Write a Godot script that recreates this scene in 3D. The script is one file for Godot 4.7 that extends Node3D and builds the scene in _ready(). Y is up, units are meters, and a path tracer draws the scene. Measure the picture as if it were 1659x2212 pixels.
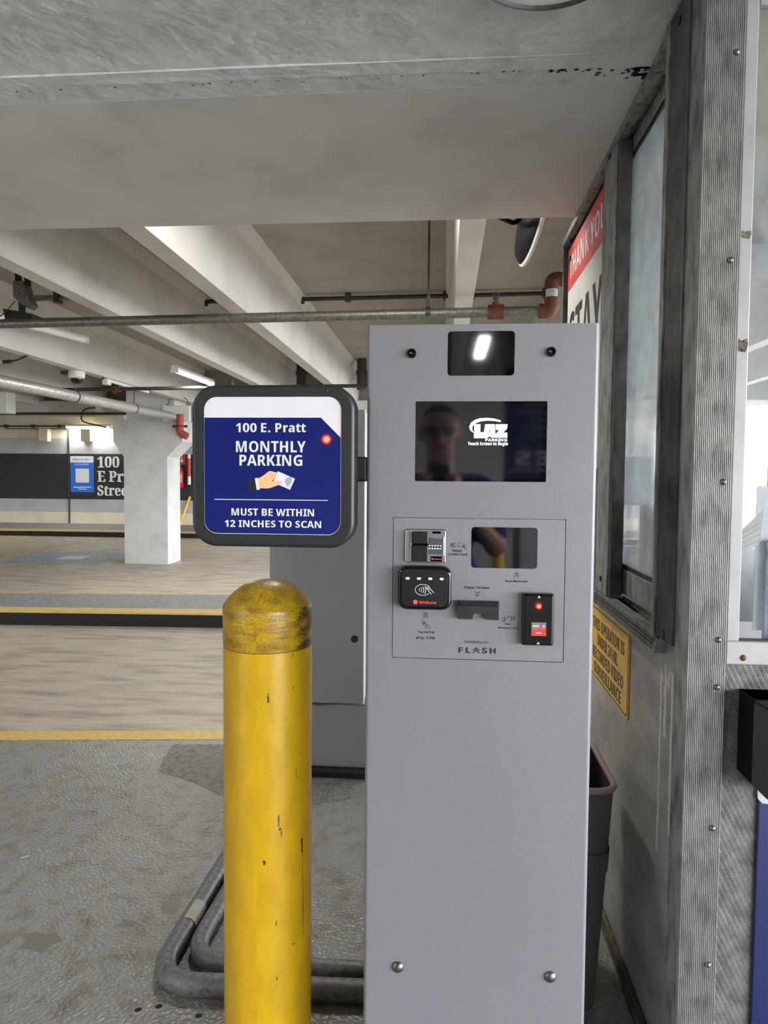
extends Node3D
# A parking garage entry lane: payment kiosk, reader sign, yellow bollard and attendant booth.

class MB:
	var v := PackedVector3Array()
	var n := PackedVector3Array()
	var u := PackedVector2Array()
	func tri(a: Vector3, b: Vector3, c: Vector3, na: Vector3, nb: Vector3, nc: Vector3, ua := Vector2.ZERO, ub := Vector2.ZERO, uc := Vector2.ZERO) -> void:
		var g := (c - a).cross(b - a)
		if g.dot(na + nb + nc) < 0.0:
			v.append_array(PackedVector3Array([a, c, b])); n.append_array(PackedVector3Array([na, nc, nb])); u.append_array(PackedVector2Array([ua, uc, ub]))
		else:
			v.append_array(PackedVector3Array([a, b, c])); n.append_array(PackedVector3Array([na, nb, nc])); u.append_array(PackedVector2Array([ua, ub, uc]))
	func quad(a: Vector3, b: Vector3, c: Vector3, d: Vector3, uvs := PackedVector2Array([Vector2(0, 1), Vector2(1, 1), Vector2(1, 0), Vector2(0, 0)])) -> void:
		var m := (b - a).cross(d - a).normalized()
		if m == Vector3.ZERO: m = (c - b).cross(d - b).normalized()
		tri(a, b, c, m, m, m, uvs[0], uvs[1], uvs[2])
		tri(a, c, d, m, m, m, uvs[0], uvs[2], uvs[3])
	func quadn(a: Vector3, b: Vector3, c: Vector3, d: Vector3, na: Vector3, nb: Vector3, nc: Vector3, nd: Vector3, uvs := PackedVector2Array([Vector2(0, 1), Vector2(1, 1), Vector2(1, 0), Vector2(0, 0)])) -> void:
		tri(a, b, c, na, nb, nc, uvs[0], uvs[1], uvs[2])
		tri(a, c, d, na, nc, nd, uvs[0], uvs[2], uvs[3])
	func box(lo: Vector3, hi: Vector3) -> MB:
		var p := func(i: int) -> Vector3: return Vector3(hi.x if i & 1 else lo.x, hi.y if i & 2 else lo.y, hi.z if i & 4 else lo.z)
		quad(p.call(4), p.call(5), p.call(7), p.call(6)); quad(p.call(1), p.call(0), p.call(2), p.call(3))
		quad(p.call(5), p.call(1), p.call(3), p.call(7)); quad(p.call(0), p.call(4), p.call(6), p.call(2))
		quad(p.call(6), p.call(7), p.call(3), p.call(2)); quad(p.call(0), p.call(1), p.call(5), p.call(4))
		return self
	func bbox(lo: Vector3, hi: Vector3, b: float) -> MB: # box with chamfered edges
		var c := (lo + hi) / 2.0
		var h := (hi - lo) / 2.0
		var k := h - Vector3.ONE * b
		for ax in 3:
			for s in [-1.0, 1.0]:
				var o := Vector3.ZERO; o[ax] = s * h[ax]
				var e1 := Vector3.ZERO; e1[(ax + 1) % 3] = k[(ax + 1) % 3]
				var e2 := Vector3.ZERO; e2[(ax + 2) % 3] = k[(ax + 2) % 3]
				if s > 0: quad(c + o - e1 - e2, c + o + e1 - e2, c + o + e1 + e2, c + o - e1 + e2)
				else: quad(c + o - e1 - e2, c + o - e1 + e2, c + o + e1 + e2, c + o + e1 - e2)
		for ax in 3:
			var i := (ax + 1) % 3
			var j := (ax + 2) % 3
			for si in [-1.0, 1.0]:
				for sj in [-1.0, 1.0]:
					var q := []
					for t in [[0, -1.0], [0, 1.0], [1, 1.0], [1, -1.0]]:
						var w := Vector3.ZERO
						w[ax] = t[1] * k[ax]
						w[i] = si * (h[i] if t[0] == 0 else k[i]); w[j] = sj * (k[j] if t[0] == 0 else h[j])
						q.append(c + w)
					var m := Vector3.ZERO; m[i] = si; m[j] = sj; m = m.normalized()
					quadn(q[0], q[1], q[2], q[3], m, m, m, m)
		for i in 8:
			var s := Vector3(1 if i & 1 else -1, 1 if i & 2 else -1, 1 if i & 4 else -1)
			var m := s.normalized()
			tri(c + s * Vector3(h.x, k.y, k.z), c + s * Vector3(k.x, h.y, k.z), c + s * Vector3(k.x, k.y, h.z), m, m, m)
		return self
	static func area(p: PackedVector2Array) -> float:
		var a := 0.0
		for i in p.size(): a += p[i].cross(p[(i + 1) % p.size()])
		return a / 2.0
	func prism(poly: PackedVector2Array, z0: float, z1: float, x := Transform3D(), smooth := false) -> MB:
		var p := poly.duplicate()
		if area(p) < 0: p.reverse()
		var f := (x.basis.z).normalized()
		var idx := Geometry2D.triangulate_polygon(p)
		for i in range(0, idx.size(), 3):
			var a := p[idx[i]]; var b := p[idx[i + 1]]; var c := p[idx[i + 2]]
			tri(x * Vector3(a.x, a.y, z1), x * Vector3(b.x, b.y, z1), x * Vector3(c.x, c.y, z1), f, f, f, a, b, c)
			tri(x * Vector3(a.x, a.y, z0), x * Vector3(b.x, b.y, z0), x * Vector3(c.x, c.y, z0), -f, -f, -f, a, b, c)
		var cnt := p.size()
		for i in cnt:
			var a := p[i]; var b := p[(i + 1) % cnt]
			var e := (b - a).normalized()
			var m := Vector2(e.y, -e.x)
			var ma := m; var mb := m
			if smooth:
				var e0 := (a - p[(i + cnt - 1) % cnt]).normalized(); var e2 := (p[(i + 2) % cnt] - b).normalized()
				if e0.dot(e) > 0.75: ma = (m + Vector2(e0.y, -e0.x)).normalized()
				if e2.dot(e) > 0.75: mb = (m + Vector2(e2.y, -e2.x)).normalized()
			var na := (x.basis * Vector3(ma.x, ma.y, 0)).normalized(); var nb := (x.basis * Vector3(mb.x, mb.y, 0)).normalized()
			quadn(x * Vector3(a.x, a.y, z0), x * Vector3(b.x, b.y, z0), x * Vector3(b.x, b.y, z1), x * Vector3(a.x, a.y, z1), na, nb, nb, na)
		return self
	static func rrect(w: float, h: float, r: float, seg := 5, c := Vector2.ZERO) -> PackedVector2Array:
		var p := PackedVector2Array()
		r = clampf(r, 0.00005, minf(w, h) / 2.0)
		for k in 4:
			var o := Vector2((w / 2 - r) * (1 if k in [0, 3] else -1), (h / 2 - r) * (1 if k in [0, 1] else -1))
			for i in seg + 1: p.append(c + o + Vector2.from_angle(PI / 2 * (k + float(i) / seg)) * r)
		return p
	func rslab(w: float, h: float, r: float, z0: float, z1: float, bev: float, x := Transform3D(), seg := 6, steps := 4, front := true) -> MB: # rounded slab, front edge rolled over
		var rings := [[0.0, z0, 0.0]]
		for i in steps + 1:
			var t := PI / 2 * i / steps
			rings.append([bev * (1 - cos(t)), z1 - bev + bev * sin(t), t])
		var prev := PackedVector2Array(); var pt := 0.0; var pz := 0.0
		var dirs := PackedVector2Array()
		for k in 4:
			for i in seg + 1: dirs.append(Vector2.from_angle(PI / 2 * (k + float(i) / seg)))
		for ri in rings.size():
			var g: Array = rings[ri]
			var p := rrect(w - 2 * g[0], h - 2 * g[0], maxf(r - g[0], 0.0002), seg)
			if ri > 0:
				for i in p.size():
					var j := (i + 1) % p.size()
					var nf := func(d: Vector2, t: float) -> Vector3: return (x.basis * Vector3(d.x * cos(t), d.y * cos(t), sin(t))).normalized()
					quadn(x * Vector3(prev[i].x, prev[i].y, pz), x * Vector3(prev[j].x, prev[j].y, pz), x * Vector3(p[j].x, p[j].y, g[1]), x * Vector3(p[i].x, p[i].y, g[1]), nf.call(dirs[i], pt), nf.call(dirs[j], pt), nf.call(dirs[j], g[2]), nf.call(dirs[i], g[2]))
			prev = p; pt = g[2]; pz = g[1]
		var f := x.basis.z.normalized()
		for i in range(1, prev.size() - 1 if front else 0):
			tri(x * Vector3(prev[0].x, prev[0].y, pz), x * Vector3(prev[i].x, prev[i].y, pz), x * Vector3(prev[i + 1].x, prev[i + 1].y, pz), f, f, f)
		var b := rrect(w, h, r, seg)
		for i in range(1, b.size() - 1):
			tri(x * Vector3(b[0].x, b[0].y, z0), x * Vector3(b[i].x, b[i].y, z0), x * Vector3(b[i + 1].x, b[i + 1].y, z0), -f, -f, -f)
		return self
	func ring(outer: PackedVector2Array, inner: PackedVector2Array, z0: float, z1: float, x := Transform3D()) -> MB: # frame between two loops of equal count
		var c := outer.size()
		for i in c:
			var j := (i + 1) % c
			for s in [1.0, -1.0]:
				var z := z1 if s > 0 else z0
				var f: Vector3 = x.basis.z.normalized() * s
				quadn(x * Vector3(outer[i].x, outer[i].y, z), x * Vector3(outer[j].x, outer[j].y, z), x * Vector3(inner[j].x, inner[j].y, z), x * Vector3(inner[i].x, inner[i].y, z), f, f, f, f)
			for l in [[outer, 1.0], [inner, -1.0]]:
				var a: Vector2 = l[0][i]; var b: Vector2 = l[0][j]
				var e := (b - a).normalized()
				var m: Vector3 = (x.basis * Vector3(e.y, -e.x, 0) * l[1]).normalized()
				quadn(x * Vector3(a.x, a.y, z0), x * Vector3(b.x, b.y, z0), x * Vector3(b.x, b.y, z1), x * Vector3(a.x, a.y, z1), m, m, m, m)
		return self
	func tube(path: PackedVector3Array, r: float, seg := 14, caps := true) -> MB:
		var cnt := path.size()
		var up := Vector3.UP
		var d0 := (path[1] - path[0]).normalized()
		if absf(d0.dot(up)) > 0.9: up = Vector3.RIGHT
		var side := d0.cross(up).normalized()
		var pr := []; var pn := []; var acc := 0.0
		for i in cnt:
			var d := (path[mini(i + 1, cnt - 1)] - path[maxi(i - 1, 0)]).normalized()
			side = (side - d * side.dot(d)).normalized()
			var o := side.cross(d)
			var rr := []; var nn := []
			for k in seg:
				var t := TAU * k / seg
				var m := side * cos(t) + o * sin(t)
				rr.append(path[i] + m * r); nn.append(m)
			if i > 0:
				var l := path[i].distance_to(path[i - 1])
				for k in seg:
					var j := (k + 1) % seg
					quadn(pr[k], pr[j], rr[j], rr[k], pn[k], pn[j], nn[j], nn[k], PackedVector2Array([Vector2(float(k) / seg, acc), Vector2(float(k + 1) / seg, acc), Vector2(float(k + 1) / seg, acc + l), Vector2(float(k) / seg, acc + l)]))
				acc += l
			if caps and (i == 0 or i == cnt - 1):
				var f := d if i > 0 else -d
				for k in range(1, seg - 1): tri(rr[0], rr[k], rr[k + 1], f, f, f)
			pr = rr; pn = nn
		return self
	func lathe(prof: PackedVector2Array, seg := 32, x := Transform3D(), a0 := 0.0) -> MB: # profile (radius, height) turned about local y
		var hmin := prof[0].y; var hmax := prof[0].y
		for p in prof: hmin = minf(hmin, p.y); hmax = maxf(hmax, p.y)
		var sn := []
		for i in prof.size() - 1:
			var e := (prof[i + 1] - prof[i]).normalized(); sn.append(Vector2(e.y, -e.x))
		for i in prof.size() - 1:
			var m: Vector2 = sn[i]
			var ma := m; var mb := m
			if i > 0 and m.dot(sn[i - 1]) > 0.7: ma = (m + sn[i - 1]).normalized()
			if i < sn.size() - 1 and m.dot(sn[i + 1]) > 0.7: mb = (m + sn[i + 1]).normalized()
			var va := 1.0 - (prof[i].y - hmin) / maxf(hmax - hmin, 1e-6); var vb := 1.0 - (prof[i + 1].y - hmin) / maxf(hmax - hmin, 1e-6)
			for k in seg:
				var t0 := a0 + TAU * k / seg; var t1 := a0 + TAU * (k + 1) / seg
				var f := func(q: Vector2, t: float) -> Vector3: return x * Vector3(q.x * sin(t), q.y, q.x * cos(t))
				var g := func(q: Vector2, t: float) -> Vector3: return (x.basis * Vector3(q.x * sin(t), q.y, q.x * cos(t))).normalized()
				var u0 := float(k) / seg; var u1 := float(k + 1) / seg
				quadn(f.call(prof[i], t0), f.call(prof[i], t1), f.call(prof[i + 1], t1), f.call(prof[i + 1], t0), g.call(ma, t0), g.call(ma, t1), g.call(mb, t1), g.call(mb, t0), PackedVector2Array([Vector2(u0, va), Vector2(u1, va), Vector2(u1, vb), Vector2(u0, vb)]))
		return self
	func stroke(pts: PackedVector2Array, w: float, z0: float, z1: float, x := Transform3D(), closed := false) -> MB:
		var c := pts.size()
		for i in (c if closed else c - 1):
			var a := pts[i]; var b := pts[(i + 1) % c]
			var e := (b - a).normalized() * w / 2.0
			var s := Vector2(-e.y, e.x)
			prism(PackedVector2Array([a - e * 0.5 - s, b + e * 0.5 - s, b + e * 0.5 + s, a - e * 0.5 + s]), z0, z1, x)
		return self
	func mesh() -> ArrayMesh:
		var a := []; a.resize(Mesh.ARRAY_MAX)
		a[Mesh.ARRAY_VERTEX] = v; a[Mesh.ARRAY_NORMAL] = n; a[Mesh.ARRAY_TEX_UV] = u
		var m := ArrayMesh.new(); m.add_surface_from_arrays(Mesh.PRIMITIVE_TRIANGLES, a)
		return m

var M := {}
var off := {}
const UPX := Transform3D(Basis(Vector3(1, 0, 0), Vector3(0, 0, -1), Vector3(0, 1, 0)), Vector3.ZERO) # polygon (x, -z) raised along y

func noise(sd: int, freq: float, ramp: Array, size := 512, oct := 4, kind := FastNoiseLite.TYPE_SIMPLEX_SMOOTH) -> NoiseTexture2D:
	var f := FastNoiseLite.new()
	f.seed = sd; f.frequency = freq; f.fractal_octaves = oct; f.noise_type = kind
	if kind == FastNoiseLite.TYPE_CELLULAR: f.cellular_return_type = FastNoiseLite.RETURN_DISTANCE
	var t := NoiseTexture2D.new()
	t.width = size; t.height = size; t.seamless = true; t.noise = f; t.generate_mipmaps = false
	if ramp.size():
		var g := Gradient.new()
		var o := PackedFloat32Array(); var c := PackedColorArray()
		for r in ramp: o.append(r[0]); c.append(r[1] if r[1] is Color else Color(r[1], r[1], r[1]))
		g.offsets = o; g.colors = c
		t.color_ramp = g
	return t

func mat(key: String, c: Color, rough := 0.6, metal := 0.0, o := {}) -> StandardMaterial3D:
	var m := StandardMaterial3D.new()
	m.resource_name = key; m.albedo_color = c; m.roughness = rough; m.metallic = metal
	if o.has("spec"): m.metallic_specular = o.spec
	if o.has("tex"): m.albedo_texture = o.tex
	if o.has("bump"):
		m.heightmap_enabled = true; m.heightmap_texture = o.bump; m.heightmap_scale = o.get("cm", 0.1)
	if o.has("rtex"): m.roughness_texture = o.rtex
	if o.has("scale"):
		m.uv1_triplanar = true; m.uv1_world_triplanar = true
		m.uv1_scale = o.scale if o.scale is Vector3 else Vector3.ONE * o.scale
	if o.has("emit"):
		m.emission_enabled = true; m.emission = o.emit; m.emission_energy_multiplier = o.get("e", 1.0)
	if o.has("alpha"): m.transparency = BaseMaterial3D.TRANSPARENCY_ALPHA; m.albedo_color.a = o.alpha
	if o.has("coat"): m.clearcoat_enabled = true; m.clearcoat = o.coat; m.clearcoat_roughness = 0.15
	M[key] = m
	return m

func base_of(p: Node) -> Vector3: return off.get(p, Vector3.ZERO)

func thing(called: String, label: String, category: String, at := Vector3.ZERO, group := "") -> Node3D:
	var o := Node3D.new(); o.name = called; add_child(o, true); o.position = at; off[o] = at
	o.set_meta("label", label); o.set_meta("category", category)
	if group: o.set_meta("group", group)
	return o

func struct(called: String) -> Node3D:
	var o := Node3D.new(); o.name = called; add_child(o, true); o.set_meta("kind", "structure")
	return o

func part(p: Node, called: String, mb: MB, m: Material, label := "") -> MeshInstance3D: # geometry given in world coordinates
	var o := MeshInstance3D.new(); o.name = called; o.mesh = mb.mesh(); o.material_override = m
	p.add_child(o, true); o.position = -base_of(p); off[o] = Vector3.ZERO
	if label: o.set_meta("label", label)
	return o

var fonts := {}
func font(serif: bool, bold: bool) -> SystemFont:
	var k := [serif, bold]
	if not fonts.has(k):
		var f := SystemFont.new()
		f.font_names = PackedStringArray(["Droid Serif" if serif else "Droid Sans"]); f.font_weight = 700 if bold else 400
		fonts[k] = f
	return fonts[k]

# lettering fitted to the box x0..x1, y0..y1 of the plane of xf (local +z out of the surface)
func text(p: Node, s: String, x0: float, x1: float, y0: float, y1: float, z: float, m: Material, xf := Transform3D(), called := "lettering", bold := true, serif := false, thick := 0.0006) -> MeshInstance3D:
	var t := TextMesh.new()
	t.text = s; t.font = font(serif, bold); t.font_size = 48; t.depth = 1.0; t.pixel_size = 0.01; t.curve_step = 2.0
	var b := t.get_aabb()
	var o := MeshInstance3D.new(); o.name = called; o.mesh = t; o.material_override = m
	p.add_child(o, true)
	var sc := Vector3((x1 - x0) / b.size.x, (y1 - y0) / b.size.y, thick / b.size.z)
	var l := Transform3D(Basis.from_scale(sc), Vector3(x0 - b.position.x * sc.x, y0 - b.position.y * sc.y, z - b.position.z * sc.z))
	o.transform = Transform3D(Basis(), -base_of(p)) * xf * l
	return o

func P(a: Array) -> PackedVector2Array:
	var p := PackedVector2Array()
	for i in range(0, a.size(), 2): p.append(Vector2(a[i], a[i + 1]))
	return p

func V(a: Array) -> PackedVector3Array:
	var p := PackedVector3Array()
	for i in range(0, a.size(), 3): p.append(Vector3(a[i], a[i + 1], a[i + 2]))
	return p

func fillet(p: PackedVector3Array, r: float, steps := 8) -> PackedVector3Array:
	var o := PackedVector3Array([p[0]])
	for i in range(1, p.size() - 1):
		var a := (p[i - 1] - p[i]); var b := (p[i + 1] - p[i])
		var d := minf(r, minf(a.length(), b.length()) * 0.49)
		var s := p[i] + a.normalized() * d; var e := p[i] + b.normalized() * d
		for k in steps + 1:
			var t := float(k) / steps
			o.append(s.lerp(p[i], t).lerp(p[i].lerp(e, t), t))
	o.append(p[p.size() - 1])
	return o

func disc(r: float, c := Vector2.ZERO, seg := 24, squash := 1.0) -> PackedVector2Array:
	var p := PackedVector2Array()
	for i in seg: p.append(c + Vector2(cos(TAU * i / seg) * r, sin(TAU * i / seg) * r * squash))
	return p

func at(p: Vector3) -> Transform3D: return Transform3D(Basis(), p)
func face(p: Vector3, normal: Vector3) -> Transform3D: # local +z along normal, +y up
	var z := normal.normalized()
	var x := Vector3.UP.cross(z).normalized()
	if x == Vector3.ZERO: x = Vector3.RIGHT
	return Transform3D(Basis(x, z.cross(x), z), p)

func area_light(parent: Node3D, p: Vector3, length: float, width: float, along_x: bool, energy: float, c: Color) -> void:
	var l := AreaLight3D.new(); l.name = "tube_light"
	l.area_size = Vector2(length, width); l.light_energy = energy; l.light_color = c; l.shadow_enabled = true
	l.area_range = 30.0
	l.area_attenuation = 2.0
	var bx := Vector3(1, 0, 0) if along_x else Vector3(0, 0, 1)
	var bz := Vector3.UP # the light shines along -z, that is down
	parent.add_child(l, true)
	l.transform = Transform3D(Basis(bx, bz.cross(bx), bz), p - base_of(parent))

func tube_lamp(called: String, label: String, a: Vector3, b: Vector3, w: float, lit: bool, energy := 0.0, c := Color(1, 0.97, 0.92)) -> Node3D:
	var mid := (a + b) / 2.0
	var t := thing(called, label, "lamp", mid, "fluorescent tube fittings")
	var d := (b - a).normalized()
	var l := a.distance_to(b)
	var bs := Basis(d, Vector3.UP, d.cross(Vector3.UP))
	var x := Transform3D(bs, mid)
	var side := Transform3D(Basis(d.cross(Vector3.UP).normalized(), Vector3.UP, -d), mid)
	part(t, "housing", MB.new().prism(P([-w * 0.5, 0.0, w * 0.5, 0.0, w * 0.5, w * 0.25, w * 0.3, w * 0.55, -w * 0.3, w * 0.55, -w * 0.5, w * 0.25]), -l / 2, l / 2, side), M.lamp_white)
	var arc := PackedVector2Array()
	for i in 11: arc.append(Vector2(-cos(PI * i / 10) * w * 0.46, -sin(PI * i / 10) * w * 0.42))
	part(t, "diffuser", MB.new().prism(arc, -l / 2 + 0.02, l / 2 - 0.02, side, true), M.tube_lit if lit else M.tube_off)
	for s in [-1, 1]: part(t, "end_cap", MB.new().prism(P([-w * 0.5, -w * 0.45, w * 0.5, -w * 0.45, w * 0.5, 0.0, -w * 0.5, 0.0]), s * (l / 2 - 0.01) - 0.01, s * (l / 2 - 0.01) + 0.01, side), M.lamp_white)
	if lit: area_light(t, mid + Vector3(0, -w * 0.5, 0), l * 0.95, w, absf(d.x) > absf(d.z), energy, c)
	return t

func _ready() -> void:
	setup_view()
	materials()
	build_floor()
	build_ceiling()
	build_walls()
	lamps()
	build_booth()
	build_column()
	build_pipes()
	build_back_wall_things()
	build_kiosk()
	build_sign()
	build_bollard()
	build_back_kiosk()
	build_ground_things()
	build_overhead_things()
	build_photographer()

func setup_view() -> void:
	var cam := Camera3D.new(); cam.name = "camera"
	cam.fov = 71.62; cam.near = 0.02; cam.far = 200.0
	add_child(cam)
	cam.transform = Transform3D(Basis(Vector3(0.99637, 0.00763, -0.08480), Vector3(-0.01181, 0.99873, -0.04897), Vector3(0.08432, 0.04979, 0.99519)), Vector3(0, 1.27, 0)).orthonormalized()
	cam.current = true
	var env := Environment.new()
	env.background_mode = Environment.BG_SKY
	var sky := Sky.new()
	var sm := ProceduralSkyMaterial.new()
	sm.sky_top_color = Color(0.86, 0.88, 0.92); sm.sky_horizon_color = Color(0.92, 0.93, 0.95)
	sm.ground_bottom_color = Color(0.42, 0.42, 0.42); sm.ground_horizon_color = Color(0.60, 0.62, 0.64)
	sm.sky_energy_multiplier = 4.0; sm.ground_energy_multiplier = 2.5; sm.sun_angle_max = 0.0
	sky.sky_material = sm
	env.sky = sky
	env.tonemap_mode = Environment.TONE_MAPPER_LINEAR
	env.tonemap_exposure = 1.3
	env.sdfgi_enabled = true; env.ssao_enabled = true; env.ssil_enabled = true
	var we := WorldEnvironment.new(); we.name = "surroundings"; we.environment = env
	add_child(we)

func materials() -> void:
	var mott := noise(3, 0.008, [[0.0, 0.90], [0.45, 0.97], [1.0, 1.0]])
	var fine := noise(5, 0.05, [[0.0, 0.6], [0.5, 0.9], [1.0, 1.0]], 512, 3)
	var bumpy := noise(11, 0.03, [], 512, 5)
	var grit := noise(12, 0.09, [], 512, 3)
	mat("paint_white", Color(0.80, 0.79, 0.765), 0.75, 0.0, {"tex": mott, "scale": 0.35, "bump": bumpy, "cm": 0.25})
	mat("paint_beam", Color(0.82, 0.81, 0.795), 0.7, 0.0, {"tex": mott, "scale": 0.5, "bump": bumpy, "cm": 0.12})
	mat("soffit_rough", Color(0.83, 0.83, 0.82), 0.65, 0.0, {"tex": noise(23, 0.01, [[0.0, 0.88], [0.4, 0.96], [0.7, 1.0], [1.0, 0.95]], 1024, 6), "scale": 0.7, "bump": noise(24, 0.03, [], 1024, 6), "cm": 0.35})
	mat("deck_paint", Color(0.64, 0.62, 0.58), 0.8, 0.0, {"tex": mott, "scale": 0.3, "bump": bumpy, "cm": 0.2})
	mat("island_grey", Color(0.51, 0.51, 0.50), 0.36, 0.0, {"tex": noise(31, 0.012, [[0.0, Color(0.80, 0.77, 0.73)], [0.3, Color(0.92, 0.91, 0.89)], [0.55, Color(1, 1, 1)], [1.0, Color(0.94, 0.95, 0.98)]], 1024, 6), "scale": 0.8, "bump": noise(33, 0.08, [], 1024, 4), "cm": 0.32, "rtex": noise(34, 0.02, [[0.0, 0.75], [1.0, 1.0]])})
	mat("road_tan", Color(0.66, 0.625, 0.565), 0.6, 0.0, {"tex": noise(41, 0.012, [[0.0, 0.72], [0.4, 0.92], [0.7, 1.0], [1.0, 0.88]], 1024, 5), "scale": Vector3(0.12, 0.3, 0.45), "bump": grit, "cm": 0.25})
	mat("lane_grey", Color(0.53, 0.54, 0.55), 0.55, 0.0, {"tex": fine, "scale": 0.7})
	mat("line_yellow", Color(0.77, 0.65, 0.38), 0.6, 0.0, {"tex": noise(44, 0.03, [[0.0, 0.85], [0.4, 0.96], [1.0, 1.0]]), "scale": 1.5})
	mat("line_faded", Color(0.70, 0.60, 0.38), 0.65, 0.0, {"tex": noise(45, 0.03, [[0.0, 0.7], [0.5, 0.95], [1.0, 1.0]]), "scale": 1.0})
	mat("curb_black", Color(0.05, 0.05, 0.055), 0.75, 0.0, {"tex": noise(46, 0.03, [[0.0, 0.5], [0.7, 0.8], [1.0, 1.0]]), "scale": 1.2})
	mat("blue_paint", Color(0.58, 0.63, 0.68), 0.6, 0.0, {"tex": fine, "scale": 0.5})
	mat("white_paint_floor", Color(0.74, 0.74, 0.72), 0.6)
	mat("wall_cream", Color(0.86, 0.83, 0.73), 0.7, 0.0, {"tex": mott, "scale": 0.3})
	mat("wall_grey", Color(0.70, 0.70, 0.70), 0.7, 0.0, {"tex": mott, "scale": 0.3})
	mat("wall_black", Color(0.15, 0.145, 0.145), 0.6, 0.0, {"tex": mott, "scale": 0.3})
	mat("street", Color(0.72, 0.71, 0.69), 0.9)
	mat("lamp_white", Color(0.88, 0.88, 0.86), 0.4)
	mat("tube_lit", Color(1, 1, 1), 0.3, 0.0, {"emit": Color(1.0, 0.98, 0.94), "e": 3.0})
	mat("tube_off", Color(0.90, 0.90, 0.88), 0.25)
	mat("kiosk_grey", Color(0.475, 0.472, 0.485), 0.42, 0.15, {"tex": noise(51, 0.15, [[0.0, 0.90], [0.5, 0.97], [1.0, 1.0]], 512, 2), "scale": 5.0, "bump": noise(52, 0.2, [], 512, 2), "cm": 0.012})
	mat("kiosk_grey_lifted", Color(0.58, 0.578, 0.58), 0.45, 0.1, {"tex": noise(51, 0.15, [[0.0, 0.90], [0.5, 0.97], [1.0, 1.0]], 512, 2), "scale": 5.0})  # kiosk grey lightened in colour to make up for weak light on the rear kiosk
	mat("kiosk_panel", Color(0.485, 0.482, 0.495), 0.42, 0.15, {"tex": noise(51, 0.15, [[0.0, 0.90], [0.5, 0.97], [1.0, 1.0]], 512, 2), "scale": 5.0, "bump": noise(52, 0.2, [], 512, 2), "cm": 0.012})
	mat("black_glass", Color(0.012, 0.013, 0.016), 0.035, 0.0, {"spec": 0.6})
	mat("display", Color(0.02, 0.024, 0.035), 0.05, 0.0, {"spec": 0.62, "emit": Color(0.10, 0.13, 0.22), "e": 0.06})
	mat("display_white", Color(0.9, 0.97, 1.0), 0.3, 0.0, {"emit": Color(0.86, 0.97, 1.0), "e": 0.9})
	mat("black_plastic", Color(0.045, 0.045, 0.048), 0.38)
	mat("black_matte", Color(0.05, 0.052, 0.055), 0.6, 0.0, {"bump": grit, "cm": 0.02, "scale": 8.0})
	mat("gloss_black", Color(0.018, 0.018, 0.02), 0.12)
	mat("ink", Color(0.03, 0.03, 0.05), 0.6)
	mat("ink_grey", Color(0.55, 0.55, 0.57), 0.45)
	mat("white_print", Color(0.86, 0.86, 0.87), 0.35)
	mat("orange_print", Color(0.80, 0.33, 0.20), 0.4)
	mat("red_print", Color(0.80, 0.16, 0.15), 0.4)
	mat("grey_print", Color(0.42, 0.42, 0.42), 0.4)
	mat("chrome", Color(0.80, 0.80, 0.80), 0.22, 0.9)
	mat("steel", Color(0.42, 0.415, 0.40), 0.36, 0.9)
	mat("red_led", Color(1, 0.3, 0.25), 0.3, 0.0, {"emit": Color(1.0, 0.42, 0.30), "e": 2.2})
	mat("red_ring", Color(0.85, 0.03, 0.03), 0.3, 0.0, {"emit": Color(1.0, 0.02, 0.02), "e": 0.7})
	mat("sign_blue", Color(0.06, 0.105, 0.36), 0.14, 0.0, {"spec": 0.4})
	mat("sign_silver", Color(0.80, 0.80, 0.81), 0.2)
	mat("frame_charcoal", Color(0.105, 0.11, 0.115), 0.45, 0.0, {"bump": grit, "cm": 0.01, "scale": 6.0})
	mat("frame_rim", Color(0.55, 0.55, 0.56), 0.3, 0.6)
	mat("skin_print", Color(0.90, 0.68, 0.48), 0.3)
	mat("dark_print", Color(0.10, 0.11, 0.13), 0.3)
	mat("alu", Color(0.60, 0.60, 0.585), 0.5, 0.55, {"tex": noise(61, 0.02, [[0.0, 0.55], [0.4, 0.85], [0.7, 1.0], [1.0, 0.9]], 512, 5), "scale": Vector3(2.0, 0.8, 2.0), "bump": grit, "cm": 0.02})
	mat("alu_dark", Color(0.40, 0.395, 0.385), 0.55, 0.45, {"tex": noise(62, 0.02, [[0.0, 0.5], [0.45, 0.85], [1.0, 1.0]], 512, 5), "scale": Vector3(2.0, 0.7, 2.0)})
	mat("alu_bright", Color(0.58, 0.575, 0.56), 0.45, 0.5, {"tex": noise(63, 0.025, [[0.0, 0.6], [0.35, 0.85], [0.6, 1.0], [1.0, 1.0]], 512, 5), "scale": Vector3(3.0, 0.9, 3.0)})
	mat("tread", Color(0.44, 0.435, 0.42), 0.5, 0.25, {"tex": noise(64, 0.006, [[0.0, 0.7], [0.45, 0.9], [1.0, 1.1]], 512, 5), "scale": 1.4, "bump": tread_bump(), "cm": 0.1})
	M.tread.uv1_scale = Vector3.ONE * 6.0
	mat("frame_white", Color(0.60, 0.595, 0.585), 0.45, 0.1, {"tex": mott, "scale": 2.0})
	mat("rubber", Color(0.03, 0.03, 0.03), 0.6)
	mat("booth_inside", Color(0.62, 0.60, 0.50), 0.7)
	mat("booth_floor", Color(0.30, 0.30, 0.30), 0.7)
	mat("paper", Color(0.68, 0.69, 0.70), 0.7)
	mat("paper_old", Color(0.60, 0.585, 0.54), 0.7)
	mat("panel_blue", Color(0.055, 0.09, 0.29), 0.35)
	mat("poster_blue", Color(0.12, 0.42, 0.80), 0.4)
	mat("sign_red", Color(0.80, 0.22, 0.20), 0.45)
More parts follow.
